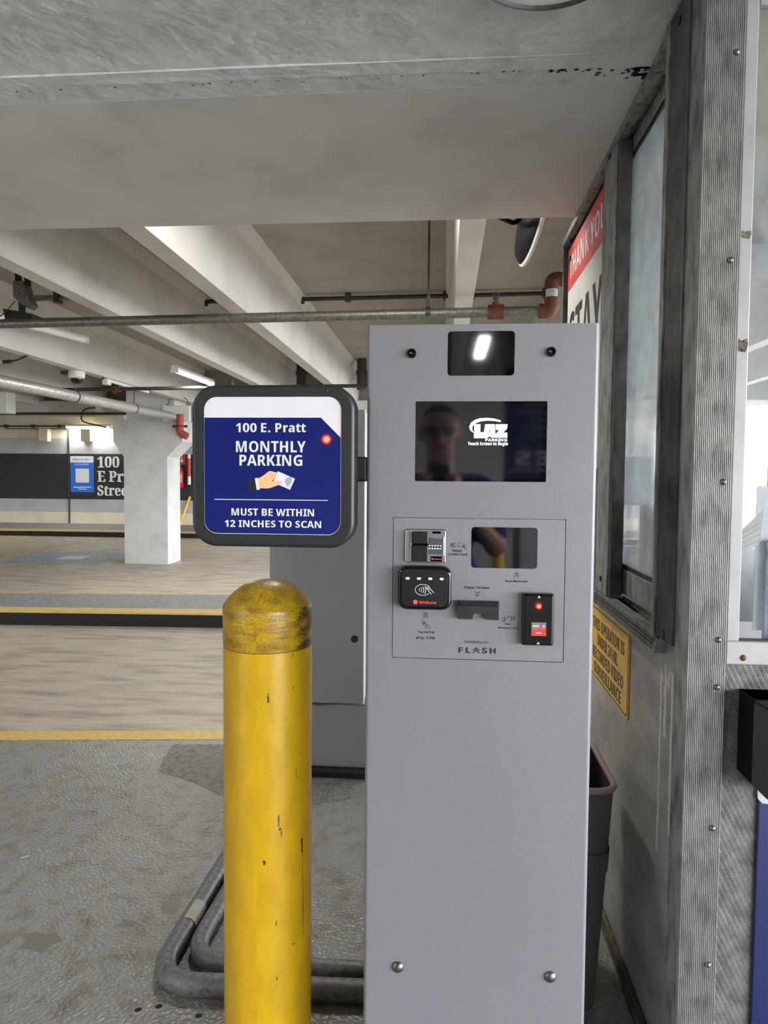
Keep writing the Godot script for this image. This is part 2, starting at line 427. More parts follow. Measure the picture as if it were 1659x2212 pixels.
	mat("sign_white", Color(0.83, 0.83, 0.81), 0.45, 0.0, {"tex": mott, "scale": 1.0})
	mat("sign_yellow", Color(0.90, 0.70, 0.10), 0.4, 0.0, {"tex": noise(65, 0.02, [[0.0, 0.75], [0.4, 0.97], [1.0, 1.0]]), "scale": 2.0})
	mat("galv", Color(0.56, 0.56, 0.53), 0.45, 0.6, {"tex": noise(71, 0.03, [[0.0, 0.45], [0.4, 0.8], [1.0, 1.0]], 512, 5), "scale": Vector3(2.0, 2.0, 2.0)})
	mat("silver_wrap", Color(0.76, 0.76, 0.74), 0.4, 0.55, {"tex": noise(72, 0.03, [[0.0, 0.7], [0.4, 0.92], [1.0, 1.0]]), "scale": 1.2, "bump": bumpy, "cm": 0.3})
	mat("dark_pipe", Color(0.30, 0.295, 0.28), 0.5, 0.4, {"tex": fine, "scale": 2.0})
	mat("rust", Color(0.42, 0.24, 0.16), 0.7, 0.2, {"tex": noise(73, 0.05, [[0.0, 0.5], [0.5, 0.9], [1.0, 1.2]], 256, 4), "scale": 4.0})
	mat("fitting_red", Color(0.58, 0.25, 0.18), 0.55)
	mat("conduit_grey", Color(0.45, 0.45, 0.455), 0.55, 0.35, {"tex": noise(74, 0.04, [[0.0, 0.5], [0.45, 0.88], [1.0, 1.0]], 512, 5), "scale": 2.5, "bump": grit, "cm": 0.05})
	mat("can_grey", Color(0.33, 0.33, 0.33), 0.55, 0.0, {"bump": grit, "cm": 0.04, "scale": 5.0})
	mat("can_rim", Color(0.58, 0.50, 0.50), 0.5)
	mat("wood_worn", Color(0.42, 0.38, 0.32), 0.8, 0.0, {"tex": noise(76, 0.03, [[0.0, 0.4], [0.5, 0.9], [1.0, 1.2]], 512, 4), "scale": Vector3(3.0, 3.0, 0.6), "bump": grit, "cm": 0.3})
	mat("ext_red", Color(0.75, 0.07, 0.08), 0.35)
	mat("mirror", Color(0.85, 0.86, 0.88), 0.04, 1.0)
	mat("dome_glass", Color(0.03, 0.03, 0.035), 0.08)
	mat("butt", Color(0.76, 0.62, 0.45), 0.8)
	mat("hazard_black", Color(0.06, 0.06, 0.06), 0.5)
	mat("mould", Color(0.16, 0.155, 0.15), 0.9)
	mat("box_black", Color(0.03, 0.03, 0.032), 0.55, 0.0, {"spec": 0.25})
	mat("paint_column", Color(0.735, 0.73, 0.715), 0.75, 0.0, {"tex": mott, "scale": 0.5, "bump": bumpy, "cm": 0.2})
	mat("concrete_patch", Color(0.47, 0.465, 0.45), 0.5, 0.0, {"tex": noise(35, 0.03, [[0.0, 0.6], [0.5, 0.95], [1.0, 1.0]], 512, 5), "scale": 1.5, "bump": grit, "cm": 0.6})
	mat("oil_stain", Color(0.43, 0.42, 0.40), 0.4)
	mat("plinth", Color(0.13, 0.12, 0.11), 0.85, 0.0, {"tex": fine, "scale": 3.0})
	# dusty panes: streaks of grime of uneven thickness on the glass
	var film := noise(81, 0.012, [[0.0, Color(0.80, 0.85, 0.88, 0.40)], [0.4, Color(0.83, 0.88, 0.90, 0.52)], [0.7, Color(0.86, 0.90, 0.92, 0.62)], [1.0, Color(0.9, 0.92, 0.93, 0.72)]], 512, 5)
	var g := mat("glass_dusty", Color(1, 1, 1, 1), 0.30, 0.0, {"tex": film, "scale": Vector3(1.6, 0.9, 1.6)})
	g.transparency = BaseMaterial3D.TRANSPARENCY_ALPHA
	var film2 := noise(82, 0.014, [[0.0, Color(0.60, 0.66, 0.70, 0.04)], [0.5, Color(0.64, 0.70, 0.73, 0.10)], [1.0, Color(0.7, 0.74, 0.76, 0.24)]], 512, 5)
	var gf := mat("glass_front", Color(1, 1, 1, 1), 0.28, 0.0, {"tex": film2, "scale": Vector3(1.6, 0.9, 1.6), "spec": 0.3})
	gf.transparency = BaseMaterial3D.TRANSPARENCY_ALPHA
	var cg := mat("glass_clear", Color(0.9, 0.95, 0.96), 0.03, 0.0, {"alpha": 0.10})
	cg.cull_mode = BaseMaterial3D.CULL_DISABLED

func tread_bump() -> ImageTexture: # small slanted raised bars of stamped sheet
	var im := Image.create(256, 256, false, Image.FORMAT_L8)
	for y in 256:
		for x in 256:
			var a := fmod(x * 0.5 + y, 8.0)
			var b := fmod(x * 1.0 - y * 0.5 + 512.0, 16.0)
			im.set_pixel(x, y, Color.WHITE if a < 4.0 and b < 11.0 else Color.BLACK)
	return ImageTexture.create_from_image(im)

func flat(p: Node, called: String, xz: Array, y0: float, y1: float, m: Material, label := "") -> MeshInstance3D:
	var q := PackedVector2Array()
	for i in range(0, xz.size(), 2): q.append(Vector2(xz[i], -xz[i + 1]))
	return part(p, called, MB.new().prism(q, y0, y1, UPX), m, label)

func build_floor() -> void:
	var f := struct("floor")
	var ze := func(x: float) -> float: return -3.399 - 0.115 * (x + 1.088)
	var zn := func(x: float) -> float: return -6.204 - 0.0544 * (x + 4.091)
	var zf := func(x: float) -> float: return -7.183 - 0.0735 * (x + 4.733)
	flat(f, "island_slab", [-9.0, 5.0, 3.2, 5.0, 3.2, ze.call(3.2), -9.0, ze.call(-9.0)], -0.3, 0.0, M.island_grey)
	flat(f, "road_slab", [-13.0, 7.0, 7.0, 7.0, 7.0, -18.0, -13.0, -18.0], -0.6, -0.13, M.road_tan)
	flat(f, "street_ground", [-40.0, 60.0, 60.0, 60.0, 60.0, -40.0, 7.0, -40.0, 7.0, 7.0, -40.0, 7.0], -0.62, -0.16, M.street)
	flat(f, "painted_line", [-9.0, ze.call(-9.0) + 0.112, 3.2, ze.call(3.2) + 0.13, 3.2, ze.call(3.2) + 0.004, -9.0, ze.call(-9.0) + 0.004], 0.0, 0.002, M.line_yellow, "yellow line along the edge of the near island")
	var i2 := flat(f, "lane_island", [-11.0, zn.call(-11.0), 6.0, zn.call(6.0), 6.0, zf.call(6.0), -11.0, zf.call(-11.0)], -0.3, 0.0, M.lane_grey)
	flat(i2, "curb_face", [-11.0, zn.call(-11.0) + 0.004, 6.0, zn.call(6.0) + 0.004, 6.0, zn.call(6.0), -11.0, zn.call(-11.0)], -0.13, -0.012, M.curb_black, "black painted kerb face")
	flat(i2, "curb_edge", [-11.0, zn.call(-11.0) + 0.005, 6.0, zn.call(6.0) + 0.005, 6.0, zn.call(6.0) - 0.24, -11.0, zn.call(-11.0) - 0.15], -0.014, 0.003, M.line_yellow, "worn yellow kerb edge")
	flat(i2, "painted_line", [-11.0, zf.call(-11.0) + 0.07, 6.0, zf.call(6.0) + 0.07, 6.0, zf.call(6.0) + 0.005, -11.0, zf.call(-11.0) + 0.005], 0.0, 0.002, M.line_faded)
	var pl := flat(f, "far_platform", [-13.0, -15.28, 7.0, -15.28, 7.0, -17.7, -13.0, -17.7], -0.3, 0.0, M.lane_grey)
	flat(pl, "curb_face", [-13.0, -15.274, 7.0, -15.274, 7.0, -15.28, -13.0, -15.28], -0.13, -0.02, M.curb_black)
	flat(pl, "curb_edge", [-13.0, -15.272, 7.0, -15.272, 7.0, -15.62, -13.0, -15.62], -0.02, 0.003, M.line_yellow)
	flat(f, "patched_concrete", [-1.26, -3.19, -1.02, -3.22, -0.35, -3.28, -0.35, -2.72, -0.62, -2.60, -0.86, -2.69, -1.02, -2.80, -1.21, -2.90, -1.24, -3.02], 0.0, 0.0012, M.concrete_patch, "darker rough concrete patch")
	var rng := RandomNumberGenerator.new(); rng.seed = 5
	var spots := [[-0.79, -1.97, 0.034], [-0.88, -1.88, 0.022], [-1.08, -1.79, 0.045], [-0.71, -1.745, 0.02], [-0.95, -2.15, 0.018], [-0.85, -2.45, 0.02]]
	for k in 60: spots.append([rng.randf_range(-2.0, -0.5), rng.randf_range(-3.1, -1.45), rng.randf_range(0.0015, 0.005)])
	for s in spots:
		var q := []
		for i in 11:
			var a := TAU * i / 11; var r: float = s[2] * rng.randf_range(0.55, 1.25)
			q.append(s[0] + cos(a) * r * 1.3); q.append(s[1] + sin(a) * r)
		flat(f, "stain", q, 0.0, 0.0006, M.oil_stain)
	# parking bay marks on the far roadway
	for l in [[-7.64, -11.61, -7.34, -11.16, -7.28, -15.25, -7.43, -15.25], [-8.95, -12.9, -8.80, -12.9, -8.84, -15.25, -8.97, -15.25], [-4.96, -12.3, -4.83, -12.3, -4.82, -15.25, -4.95, -15.25], [-2.93, -8.98, -2.2, -8.92, -1.2, -8.96, -1.2, -9.3, -2.2, -9.25]]:
		flat(f, "painted_line", l, -0.13, -0.127, M.line_faded)
	for k in 5:
		var z := -12.6 - k * 0.55
		flat(f, "painted_line", [-10.8, z, -9.05, z - 0.25, -9.05, z - 0.37, -10.8, z - 0.12], -0.13, -0.127, M.line_faded)
	flat(f, "blue_marking", [-6.89, -10.47, -5.31, -10.54, -5.27, -11.43, -5.65, -12.24, -7.30, -12.2, -7.2, -11.2], -0.13, -0.126, M.blue_paint, "pale blue painted accessible bay marking")
	flat(f, "white_symbol", [-6.35, -11.1, -5.95, -11.15, -6.0, -11.6, -6.4, -11.55], -0.126, -0.124, M.white_paint_floor)

const STEMS := [0.115, -1.475, -2.43, -4.10, -5.75, -6.85, -8.5, 1.07, 2.70, 3.66, 5.3]

func build_ceiling() -> void:
	var c := struct("ceiling")
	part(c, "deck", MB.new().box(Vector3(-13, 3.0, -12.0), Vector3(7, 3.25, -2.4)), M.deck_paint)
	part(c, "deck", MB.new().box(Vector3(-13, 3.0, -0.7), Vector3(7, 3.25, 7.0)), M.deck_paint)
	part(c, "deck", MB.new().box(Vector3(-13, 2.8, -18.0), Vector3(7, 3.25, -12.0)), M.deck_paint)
	for sx in STEMS:
		part(c, "joist", MB.new().prism(P([sx - 0.06, 2.43, sx + 0.06, 2.43, sx + 0.085, 2.90, sx + 0.125, 3.005, sx - 0.125, 3.005, sx - 0.085, 2.90]), -11.6, -2.5), M.paint_white)
	for sx in [-8.5, -6.85, -5.75, -4.1, -2.43, -1.475, 0.115, 1.07, 2.7, 3.66, 5.3]:
		part(c, "joist", MB.new().prism(P([sx - 0.06, 2.43, sx + 0.06, 2.43, sx + 0.085, 2.90, sx + 0.125, 3.005, sx - 0.125, 3.005, sx - 0.085, 2.90]), -0.8, 6.9), M.paint_white)
	# the wide cross beam overhead and the drop slab in front of it, with a rough joint between them
	part(c, "beam", MB.new().box(Vector3(-13, 2.19, -2.60), Vector3(7, 3.2, -1.735)), M.paint_beam)
	part(c, "joint_strip", MB.new().box(Vector3(-13, 2.1904, -1.74), Vector3(7, 3.2, -1.62)), M.soffit_rough)
	part(c, "drop_slab", wavy_slab(), M.soffit_rough)
	var rng := RandomNumberGenerator.new(); rng.seed = 77
	for k in 70: # small broken pits along the joint, thicker and blackened towards the booth
		var near := k < 44
		var t := rng.randf()
		var pc := Vector2(0.450 - 0.24 * t * t, 1.674 + absf(rng.randfn(0.0, 0.006 + 0.022 * (1.0 - t)))) if near else Vector2(rng.randf_range(-1.1, 0.3), 1.674 + absf(rng.randfn(0.0, 0.004)))
		var pr := rng.randf_range(0.0015, 0.0045) * (1.0 + 1.3 * (1.0 - t)) if near else rng.randf_range(0.0008, 0.0024)
		var pp := PackedVector2Array()
		for i in 11: pp.append(pc + Vector2.from_angle(TAU * i / 11) * pr * rng.randf_range(0.45, 1.4) * Vector2(1.4, 0.9))
		part(c, "spalled_pit", MB.new().prism(pp, 2.1897, 2.1950, UPX), M.mould)
	# beam at the far column line: a ledge with the web set back above it
	part(c, "ledge_beam", MB.new().bbox(Vector3(-13, 2.30, -12.3), Vector3(7, 2.50, -11.45), 0.01), M.paint_white)
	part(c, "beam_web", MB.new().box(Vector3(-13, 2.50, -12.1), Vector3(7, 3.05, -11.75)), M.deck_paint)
	part(c, "end_beam", MB.new().box(Vector3(-13, 2.35, 6.6), Vector3(7, 3.05, 7.0)), M.paint_white)

func wavy_slab() -> MB: # underside of the near slab, trowelled unevenly, its far edge ragged
	var mb := MB.new()
	var f := FastNoiseLite.new(); f.seed = 9; f.frequency = 1.2
	var g := FastNoiseLite.new(); g.seed = 19; g.frequency = 14.0
	var nx := 220; var nz := 26
	var pt := func(i: int, j: int) -> Vector3:
		var x := -5.0 + 6.2 * i / nx
		var t := float(j) / nz
		var edge := -1.66 + 0.035 * (x + 0.6) * -0.25 + g.get_noise_2d(x * 2.0, 3.0) * 0.008
		var z := lerpf(edge, -0.7, t)
		var y := 2.187 + f.get_noise_2d(x * 0.6, z * 2.0) * 0.006 + 0.012 * sin(clampf((z + 1.66) / 0.28, 0, 1) * PI) + g.get_noise_2d(x, z) * 0.0015
		return Vector3(x, y, z)
	for i in nx:
		for j in nz:
			var a: Vector3 = pt.call(i, j); var b: Vector3 = pt.call(i + 1, j); var c: Vector3 = pt.call(i + 1, j + 1); var d: Vector3 = pt.call(i, j + 1)
			var m := (b - a).cross(d - a).normalized()
			if m.y > 0: m = -m
			mb.quadn(a, b, c, d, m, m, m, m)
		var e0: Vector3 = pt.call(i, 0); var e1: Vector3 = pt.call(i + 1, 0)
		mb.quad(e1, e0, Vector3(e0.x, 2.3, e0.z), Vector3(e1.x, 2.3, e1.z))
	mb.box(Vector3(-13, 2.25, -1.64), Vector3(7, 3.2, -0.7))
	return mb

func build_walls() -> void:
	var w := struct("wall_back")
	var z := -17.6
	part(w, "wall_body", MB.new().box(Vector3(-13, -0.2, z - 0.25), Vector3(7, 3.0, z - 0.04)), M.wall_grey)
	for b in [[0.0, 0.29, 0.0, "wall_cream"], [0.29, 0.628, -0.012, "wall_grey"], [0.628, 1.797, 0.0, "wall_black"], [1.797, 2.193, 0.0, "wall_grey"], [2.193, 2.8, -0.03, "wall_cream"]]:
		part(w, "painted_band", MB.new().box(Vector3(-13, b[0], z - 0.1), Vector3(7, b[1], z + b[2])), M[b[3]])
	part(w, "joint_cover", MB.new().box(Vector3(-9.68, 0.0, z), Vector3(-9.645, 2.42, z + 0.02)), M.dark_pipe)
	for bx in [[-10.381, -10.136], [-9.261, -8.993]]:
		part(w, "wall_block", MB.new().bbox(Vector3(bx[0], 2.11, z - 0.02), Vector3(bx[1], 2.43, z + 0.16), 0.01), M.wall_cream)
	var l := struct("wall_left")
	part(l, "wall_body", MB.new().box(Vector3(-13.3, -0.6, -18), Vector3(-13, 3.2, 7)), M.wall_grey)
	var r := struct("wall_right")
	part(r, "parapet", MB.new().box(Vector3(6.8, -0.6, -18), Vector3(7, 0.75, -1.0)), M.wall_grey)
	var fr := struct("wall_front")
	part(fr, "wall_body", MB.new().box(Vector3(-10.0, -0.6, 6.95), Vector3(3.6, 3.2, 7.2)), M.wall_grey)
	for zz in [-17.8, -11.8, -5.0, 6.6]: part(r, "pier", MB.new().box(Vector3(6.6, -0.3, zz - 0.2), Vector3(7.05, 3.2, zz + 0.25)), M.wall_grey)

func lamps() -> void:
	var day := Color(1.0, 0.985, 0.95)
	tube_lamp("tube_lamp", "lit fluorescent tube under the joists just above the black framed sign", Vector3(-3.04, 2.46, -7.82), Vector3(-3.02, 2.46, -9.04), 0.085, true, 4.6, day)
	tube_lamp("tube_lamp", "lit fluorescent tube high on the far wall above the dark band", Vector3(-9.66, 2.49, -17.5), Vector3(-8.47, 2.49, -17.5), 0.11, true, 4.6, day)
	tube_lamp("tube_lamp", "white fluorescent fitting, unlit, hanging at upper left behind the long pipe", Vector3(-3.72, 2.57, -5.60), Vector3(-3.466, 2.57, -6.653), 0.085, false)
	# further fittings out of sight; some are added only to brighten the bays
	tube_lamp("tube_lamp", "lit fluorescent tube hidden above the wide beam, nearest the kiosk", Vector3(-0.60, 2.80, -2.75), Vector3(-0.60, 2.80, -3.45), 0.085, true, 3.0, day)
	tube_lamp("tube_lamp", "added unseen fluorescent tube over the roadway left of the frame", Vector3(-6.2, 2.62, -4.2), Vector3(-6.2, 2.62, -5.4), 0.085, true, 4.6, day)
	tube_lamp("tube_lamp", "added unseen fluorescent tube over the far parking bays left of the frame", Vector3(-10.8, 2.62, -13.0), Vector3(-10.8, 2.62, -14.2), 0.085, true, 4.6, day)
	tube_lamp("tube_lamp", "added unseen fluorescent tube over the far parking bays hidden by the sign", Vector3(-4.4, 2.70, -14.2), Vector3(-3.2, 2.70, -14.2), 0.085, true, 4.6, day)
	tube_lamp("tube_lamp", "lit fluorescent tube over the lane behind the camera", Vector3(-3.3, 2.62, 0.6), Vector3(-3.3, 2.62, 1.8), 0.085, true, 7.5, day)
	tube_lamp("tube_lamp", "lit fluorescent tube over the entry lane far behind the camera", Vector3(0.36, 2.62, 4.2), Vector3(0.36, 2.62, 5.4), 0.085, true, 4.0, day)
	tube_lamp("tube_lamp", "added unseen fluorescent tube over the right lane behind the booth", Vector3(3.2, 2.62, -4.6), Vector3(3.2, 2.62, -5.8), 0.085, true, 4.6, day)

func ribs(lo: float, hi: float, count: int, depth: float) -> PackedVector2Array: # a ribbed strip outline: flat back at 0, rounded ribs standing up to depth
	var p := PackedVector2Array()
	var w := (hi - lo) / count
	for i in count:
		for s in [[0.0, 0.0], [0.14, 0.05], [0.26, 0.75], [0.42, 1.0], [0.70, 1.0], [0.86, 0.75]]: p.append(Vector2(lo + (i + s[0]) * w, depth * s[1]))
	p.append(Vector2(hi, 0.0)); p.append(Vector2(hi, -0.004)); p.append(Vector2(lo, -0.004))
	return p

func grime_panel() -> ImageTexture: # bare sheet with dried pale run marks and scuffs, as in the picture
	var w := 512; var h := 512
	var im := Image.create(w, h, false, Image.FORMAT_RGB8)
	var f := FastNoiseLite.new(); f.seed = 4; f.frequency = 0.012; f.fractal_octaves = 5
	var g := FastNoiseLite.new(); g.seed = 8; g.frequency = 0.11
	# u runs along -z from z=-1.34 (0) to z=-2.86 (1), v from y=0.93 (0) down to y=0 (1)
	var runs := [[0.085, 0.06, 0.42, 0.006], [0.10, 0.06, 0.10, 0.004], [0.115, 0.05, 0.22, 0.006], [0.135, 0.07, 0.50, 0.0045], [0.065, 0.05, 0.34, 0.009], [0.048, 0.04, 0.36, 0.010], [0.032, 0.12, 0.22, 0.006]]
	for y in h:
		for x in w:
			var n := f.get_noise_2d(x, y)
			var k := 0.86 + 0.16 * n + 0.06 * g.get_noise_2d(x, y)
			var c := Color(0.74, 0.735, 0.715) * k
			var uu := float(x) / w; var vv := float(y) / h
			for r in runs:
				var wob: float = g.get_noise_2d(y * 0.35, r[0] * 900.0) * 0.004
				if vv > r[1] and vv < r[2] and absf(uu - r[0] - wob) < r[3] * (0.75 + 0.5 * absf(g.get_noise_2d(y * 0.6, r[0] * 500.0))):
					c = c.lerp(Color(0.90, 0.895, 0.87), 0.8)
			c.a = 1.0
			im.set_pixel(x, y, c)
	return ImageTexture.create_from_image(im)

func build_booth() -> void:
	var b := thing("ticket_booth", "metal attendant booth with sliding window and ribbed aluminium corner at right", "booth", Vector3(0.47, 0, -1.34))
	var XS := Transform3D(Basis(Vector3(0, 0, -1), Vector3(-1, 0, 0), Vector3(0, 1, 0)), Vector3.ZERO) # polygon (-z, -x) raised along y
	# lower side wall of stamped sheet
	mat("sheet_side", Color(1, 1, 1), 0.5, 0.12, {"tex": grime_panel(), "bump": tread_fine(), "cm": 0.05})
	var s := MB.new()
	s.quad(Vector3(0.468, 0.0, -2.86), Vector3(0.468, 0.0, -1.34), Vector3(0.468, 0.93, -1.34), Vector3(0.468, 0.93, -2.86), PackedVector2Array([Vector2(1, 1), Vector2(0, 1), Vector2(0, 0), Vector2(1, 0)]))
	part(b, "side_panel", s, M.sheet_side, "grey stamped sheet side with pale dried drip marks")
	part(b, "side_core", MB.new().box(Vector3(0.4685, 0, -2.86), Vector3(0.50, 0.93, -1.345)), M.alu_dark)
	part(b, "base_board", MB.new().bbox(Vector3(0.455, 0.0, -2.86), Vector3(0.4675, 0.05, -1.36), 0.004), M.wood_worn, "splintered wooden strip along the foot of the wall")
	# corner: plain strip on the side, ribbed strip on the front
	part(b, "corner_strip", MB.new().bbox(Vector3(0.449, 0.0, -1.407), Vector3(0.470, 2.188, -1.337), 0.0015), M.alu, "flat grey corner strip")
	var FZ := Transform3D(Basis(Vector3(1, 0, 0), Vector3(0, 0, 1), Vector3(0, -1, 0)), Vector3.ZERO) # polygon (x, z) lowered along y
	part(b, "corner_trim", MB.new().prism(ribs(0.4495, 0.5175, 20, 0.0022), -2.188, 0.0, FZ.translated(Vector3(0, 0, -1.336))), M.alu_bright, "bright ribbed aluminium corner trim")
	for ry in [2.02, 1.66, 1.265, 0.976, 0.888, 0.623, 0.361, 0.1]:
		part(b, "rivet", MB.new().lathe(P([0.0, 0.0045, 0.003, 0.0038, 0.0055, 0.001, 0.006, -0.001]).duplicate(), 14, face(Vector3(0.503, ry, -1.3335), Vector3(0, 0, 1)) * Transform3D(Basis(Vector3.RIGHT, PI / 2), Vector3.ZERO)), M.steel)
	# ribbed window post and the plain post beyond the window
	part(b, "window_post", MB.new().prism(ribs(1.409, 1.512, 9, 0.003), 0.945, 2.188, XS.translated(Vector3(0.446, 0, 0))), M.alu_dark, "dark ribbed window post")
	part(b, "post_edge", MB.new().bbox(Vector3(0.438, 0.935, -1.529), Vector3(0.475, 2.188, -1.513), 0.002), M.alu)
	for hy in [0.957, 2.155]: part(b, "screw_hole", MB.new().prism(disc(0.009), 0.0, 0.002, face(Vector3(0.443, hy, -1.46), Vector3(-1, 0, 0))), M.rubber)
	part(b, "plain_post", MB.new().bbox(Vector3(0.447, 0.944, -2.13), Vector3(0.485, 2.166, -1.985), 0.003), M.alu, "plain grey window post")
	part(b, "post_flange", MB.new().bbox(Vector3(0.455, 0.944, -2.175), Vector3(0.486, 2.166, -2.13), 0.002), M.alu_dark)
	part(b, "post_lip", MB.new().bbox(Vector3(0.452, 0.944, -1.985), Vector3(0.486, 2.166, -1.968), 0.002), M.alu_dark)
	for hy in [0.985, 2.16]: part(b, "screw_hole", MB.new().prism(disc(0.008), 0.0, 0.002, face(Vector3(0.446, hy, -2.055), Vector3(-1, 0, 0))), M.rubber)
	# sill with two tracks, header
	part(b, "sill", MB.new().prism(P([0.440, 0.905, 0.56, 0.905, 0.56, 0.95, 0.535, 0.95, 0.535, 0.935, 0.512, 0.935, 0.512, 0.945, 0.50, 0.945, 0.50, 0.930, 0.470, 0.930, 0.470, 0.944, 0.447, 0.944]), -2.175, -1.513), M.alu)
	for k in 4: part(b, "sill_groove", MB.new().box(Vector3(0.4395, 0.911 + k * 0.008, -2.17), Vector3(0.4415, 0.914 + k * 0.008, -1.53)), M.alu_dark)
	part(b, "header", MB.new().prism(P([0.447, 2.188, 0.447, 2.166, 0.47, 2.166, 0.47, 2.178, 0.50, 2.178, 0.50, 2.16, 0.512, 2.16, 0.512, 2.188]), -2.86, -1.41), M.alu)
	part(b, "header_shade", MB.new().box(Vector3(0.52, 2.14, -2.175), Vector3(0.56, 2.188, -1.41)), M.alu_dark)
	# sliding sash
	var w := part(b, "sliding_window", MB.new().bbox(Vector3(0.487, 0.955, -2.15), Vector3(0.507, 1.024, -1.48), 0.002), M.alu, "sliding window with dusty pane")
	part(w, "sash_top", MB.new().bbox(Vector3(0.487, 2.137, -2.15), Vector3(0.507, 2.175, -1.48), 0.002), M.alu)
	part(w, "sash_stile", MB.new().bbox(Vector3(0.487, 1.024, -2.15), Vector3(0.507, 2.137, -2.10), 0.002), M.alu_dark)
	part(w, "sash_stile", MB.new().bbox(Vector3(0.487, 1.024, -1.52), Vector3(0.507, 2.137, -1.48), 0.002), M.alu_dark)
	for g in [[1.024, 1.034], [2.127, 2.137]]: part(w, "gasket", MB.new().box(Vector3(0.489, g[0], -2.10), Vector3(0.503, g[1], -1.52)), M.rubber)
	part(w, "gasket", MB.new().box(Vector3(0.489, 1.034, -2.10), Vector3(0.503, 2.127, -2.07)), M.rubber)
	part(w, "pane", MB.new().box(Vector3(0.494, 1.034, -2.07), Vector3(0.498, 2.127, -1.52)), M.glass_dusty, "dusty glass pane")
	# solid panel beyond the window, where the white sign hangs
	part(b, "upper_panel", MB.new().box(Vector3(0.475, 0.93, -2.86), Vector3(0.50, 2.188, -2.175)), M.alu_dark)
	part(b, "far_edge", MB.new().bbox(Vector3(0.452, 0.0, -2.88), Vector3(0.50, 2.188, -2.86), 0.002), M.alu_dark)
	# front: lower sheet, white frame, glazing
	part(b, "front_panel", MB.new().box(Vector3(0.515, 0.0, -1.36), Vector3(2.0, 0.931, -1.34)), M.tread, "stamped sheet front, scuffed")
	var fw := part(b, "front_window", MB.new().bbox(Vector3(0.5175, 0.931, -1.36), Vector3(2.0, 0.974, -1.334), 0.002), M.frame_white, "white framed front window")
	part(fw, "frame_side", MB.new().bbox(Vector3(0.5175, 0.974, -1.36), Vector3(0.540, 2.188, -1.334), 0.002), M.frame_white)
	part(fw, "frame_side", MB.new().bbox(Vector3(1.93, 0.974, -1.36), Vector3(2.0, 2.188, -1.334), 0.002), M.frame_white)
	part(fw, "frame_top", MB.new().bbox(Vector3(0.540, 2.10, -1.36), Vector3(1.93, 2.188, -1.334), 0.002), M.frame_white)
	part(fw, "gasket", MB.new().box(Vector3(0.540, 0.974, -1.352), Vector3(0.5425, 2.10, -1.342)), M.rubber)
	part(fw, "gasket", MB.new().box(Vector3(0.540, 0.974, -1.352), Vector3(1.93, 0.977, -1.342)), M.rubber)
	part(fw, "pane", MB.new().box(Vector3(0.5425, 0.977, -1.350), Vector3(1.93, 2.10, -1.346)), M.glass_front)
	part(fw, "frame_screw", MB.new().lathe(P([0.0, 0.004, 0.004, 0.003, 0.006, 0.0]), 12, face(Vector3(0.548, 0.944, -1.334), Vector3(0, 0, 1)) * Transform3D(Basis(Vector3.RIGHT, PI / 2), Vector3.ZERO)), M.rust)
	for c in [[1.70, 0.012], [1.50, 0.022]]: # chipped paint on the white frame
		part(fw, "paint_chip", MB.new().prism(P([0.521, c[0], 0.534, c[0] - 0.003, 0.5385, c[0] + c[1] * 0.5, 0.537, c[0] + c[1], 0.527, c[0] + c[1] * 0.8, 0.5215, c[0] + c[1]]), -1.3342, -1.3335), M.wood_worn)
	# remaining sides
	part(b, "right_wall", MB.new().box(Vector3(1.97, 0.0, -2.86), Vector3(2.0, 0.95, -1.36)), M.frame_white)
	part(b, "right_header", MB.new().box(Vector3(1.97, 2.05, -2.86), Vector3(2.0, 2.188, -1.36)), M.frame_white)
	part(b, "right_post", MB.new().box(Vector3(1.97, 0.95, -2.86), Vector3(2.0, 2.05, -2.78)), M.frame_white)
	part(b, "right_pane", MB.new().box(Vector3(1.983, 0.95, -2.78), Vector3(1.987, 2.05, -1.36)), M.glass_clear)
	part(b, "far_wall", MB.new().box(Vector3(0.50, 0.0, -2.88), Vector3(2.0, 1.0, -2.85)), M.frame_white)
	part(b, "far_header", MB.new().box(Vector3(0.50, 2.05, -2.88), Vector3(2.0, 2.188, -2.85)), M.frame_white)
	for px in [[0.50, 0.56], [1.25, 1.31], [1.94, 2.0]]: part(b, "far_post", MB.new().box(Vector3(px[0], 1.0, -2.88), Vector3(px[1], 2.05, -2.85)), M.frame_white)
	part(b, "far_pane", MB.new().box(Vector3(0.56, 1.0, -2.867), Vector3(1.94, 2.05, -2.863)), M.glass_clear)
	part(b, "inner_ceiling", MB.new().box(Vector3(0.51, 2.165, -2.85), Vector3(1.97, 2.185, -1.36)), M.booth_inside)
	part(b, "inner_floor", MB.new().box(Vector3(0.50, 0.001, -2.85), Vector3(1.97, 0.03, -1.36)), M.booth_floor)
	part(b, "counter", MB.new().box(Vector3(0.51, 0.90, -1.75), Vector3(1.97, 0.93, -1.37)), M.frame_white)
	# papers and boards behind the front glass
	var wb := thing("paper_notice", "white ruled paper sheet taped inside the booth's front window", "paper", Vector3(0.72, 0.98, -1.37))
	part(wb, "sheet", MB.new().box(Vector3(0.585, 0.985, -1.388), Vector3(0.86, 1.258, -1.386)), M.paper)
	for k in 3: part(wb, "ruled_line", MB.new().box(Vector3(0.60, 1.19 - k * 0.032, -1.3860), Vector3(0.85, 1.1915 - k * 0.032, -1.3856)), M.ink_grey)
	var fo := thing("blue_folder", "dark blue folder standing inside the booth's front window", "folder", Vector3(0.70, 0.931, -1.366))
	part(fo, "cover", MB.new().bbox(Vector3(0.598, 0.932, -1.380), Vector3(0.82, 1.157, -1.372), 0.002), M.panel_blue)
	part(fo, "spine_tab", MB.new().box(Vector3(0.60, 1.12, -1.3722), Vector3(0.63, 1.14, -1.3712)), M.ink)
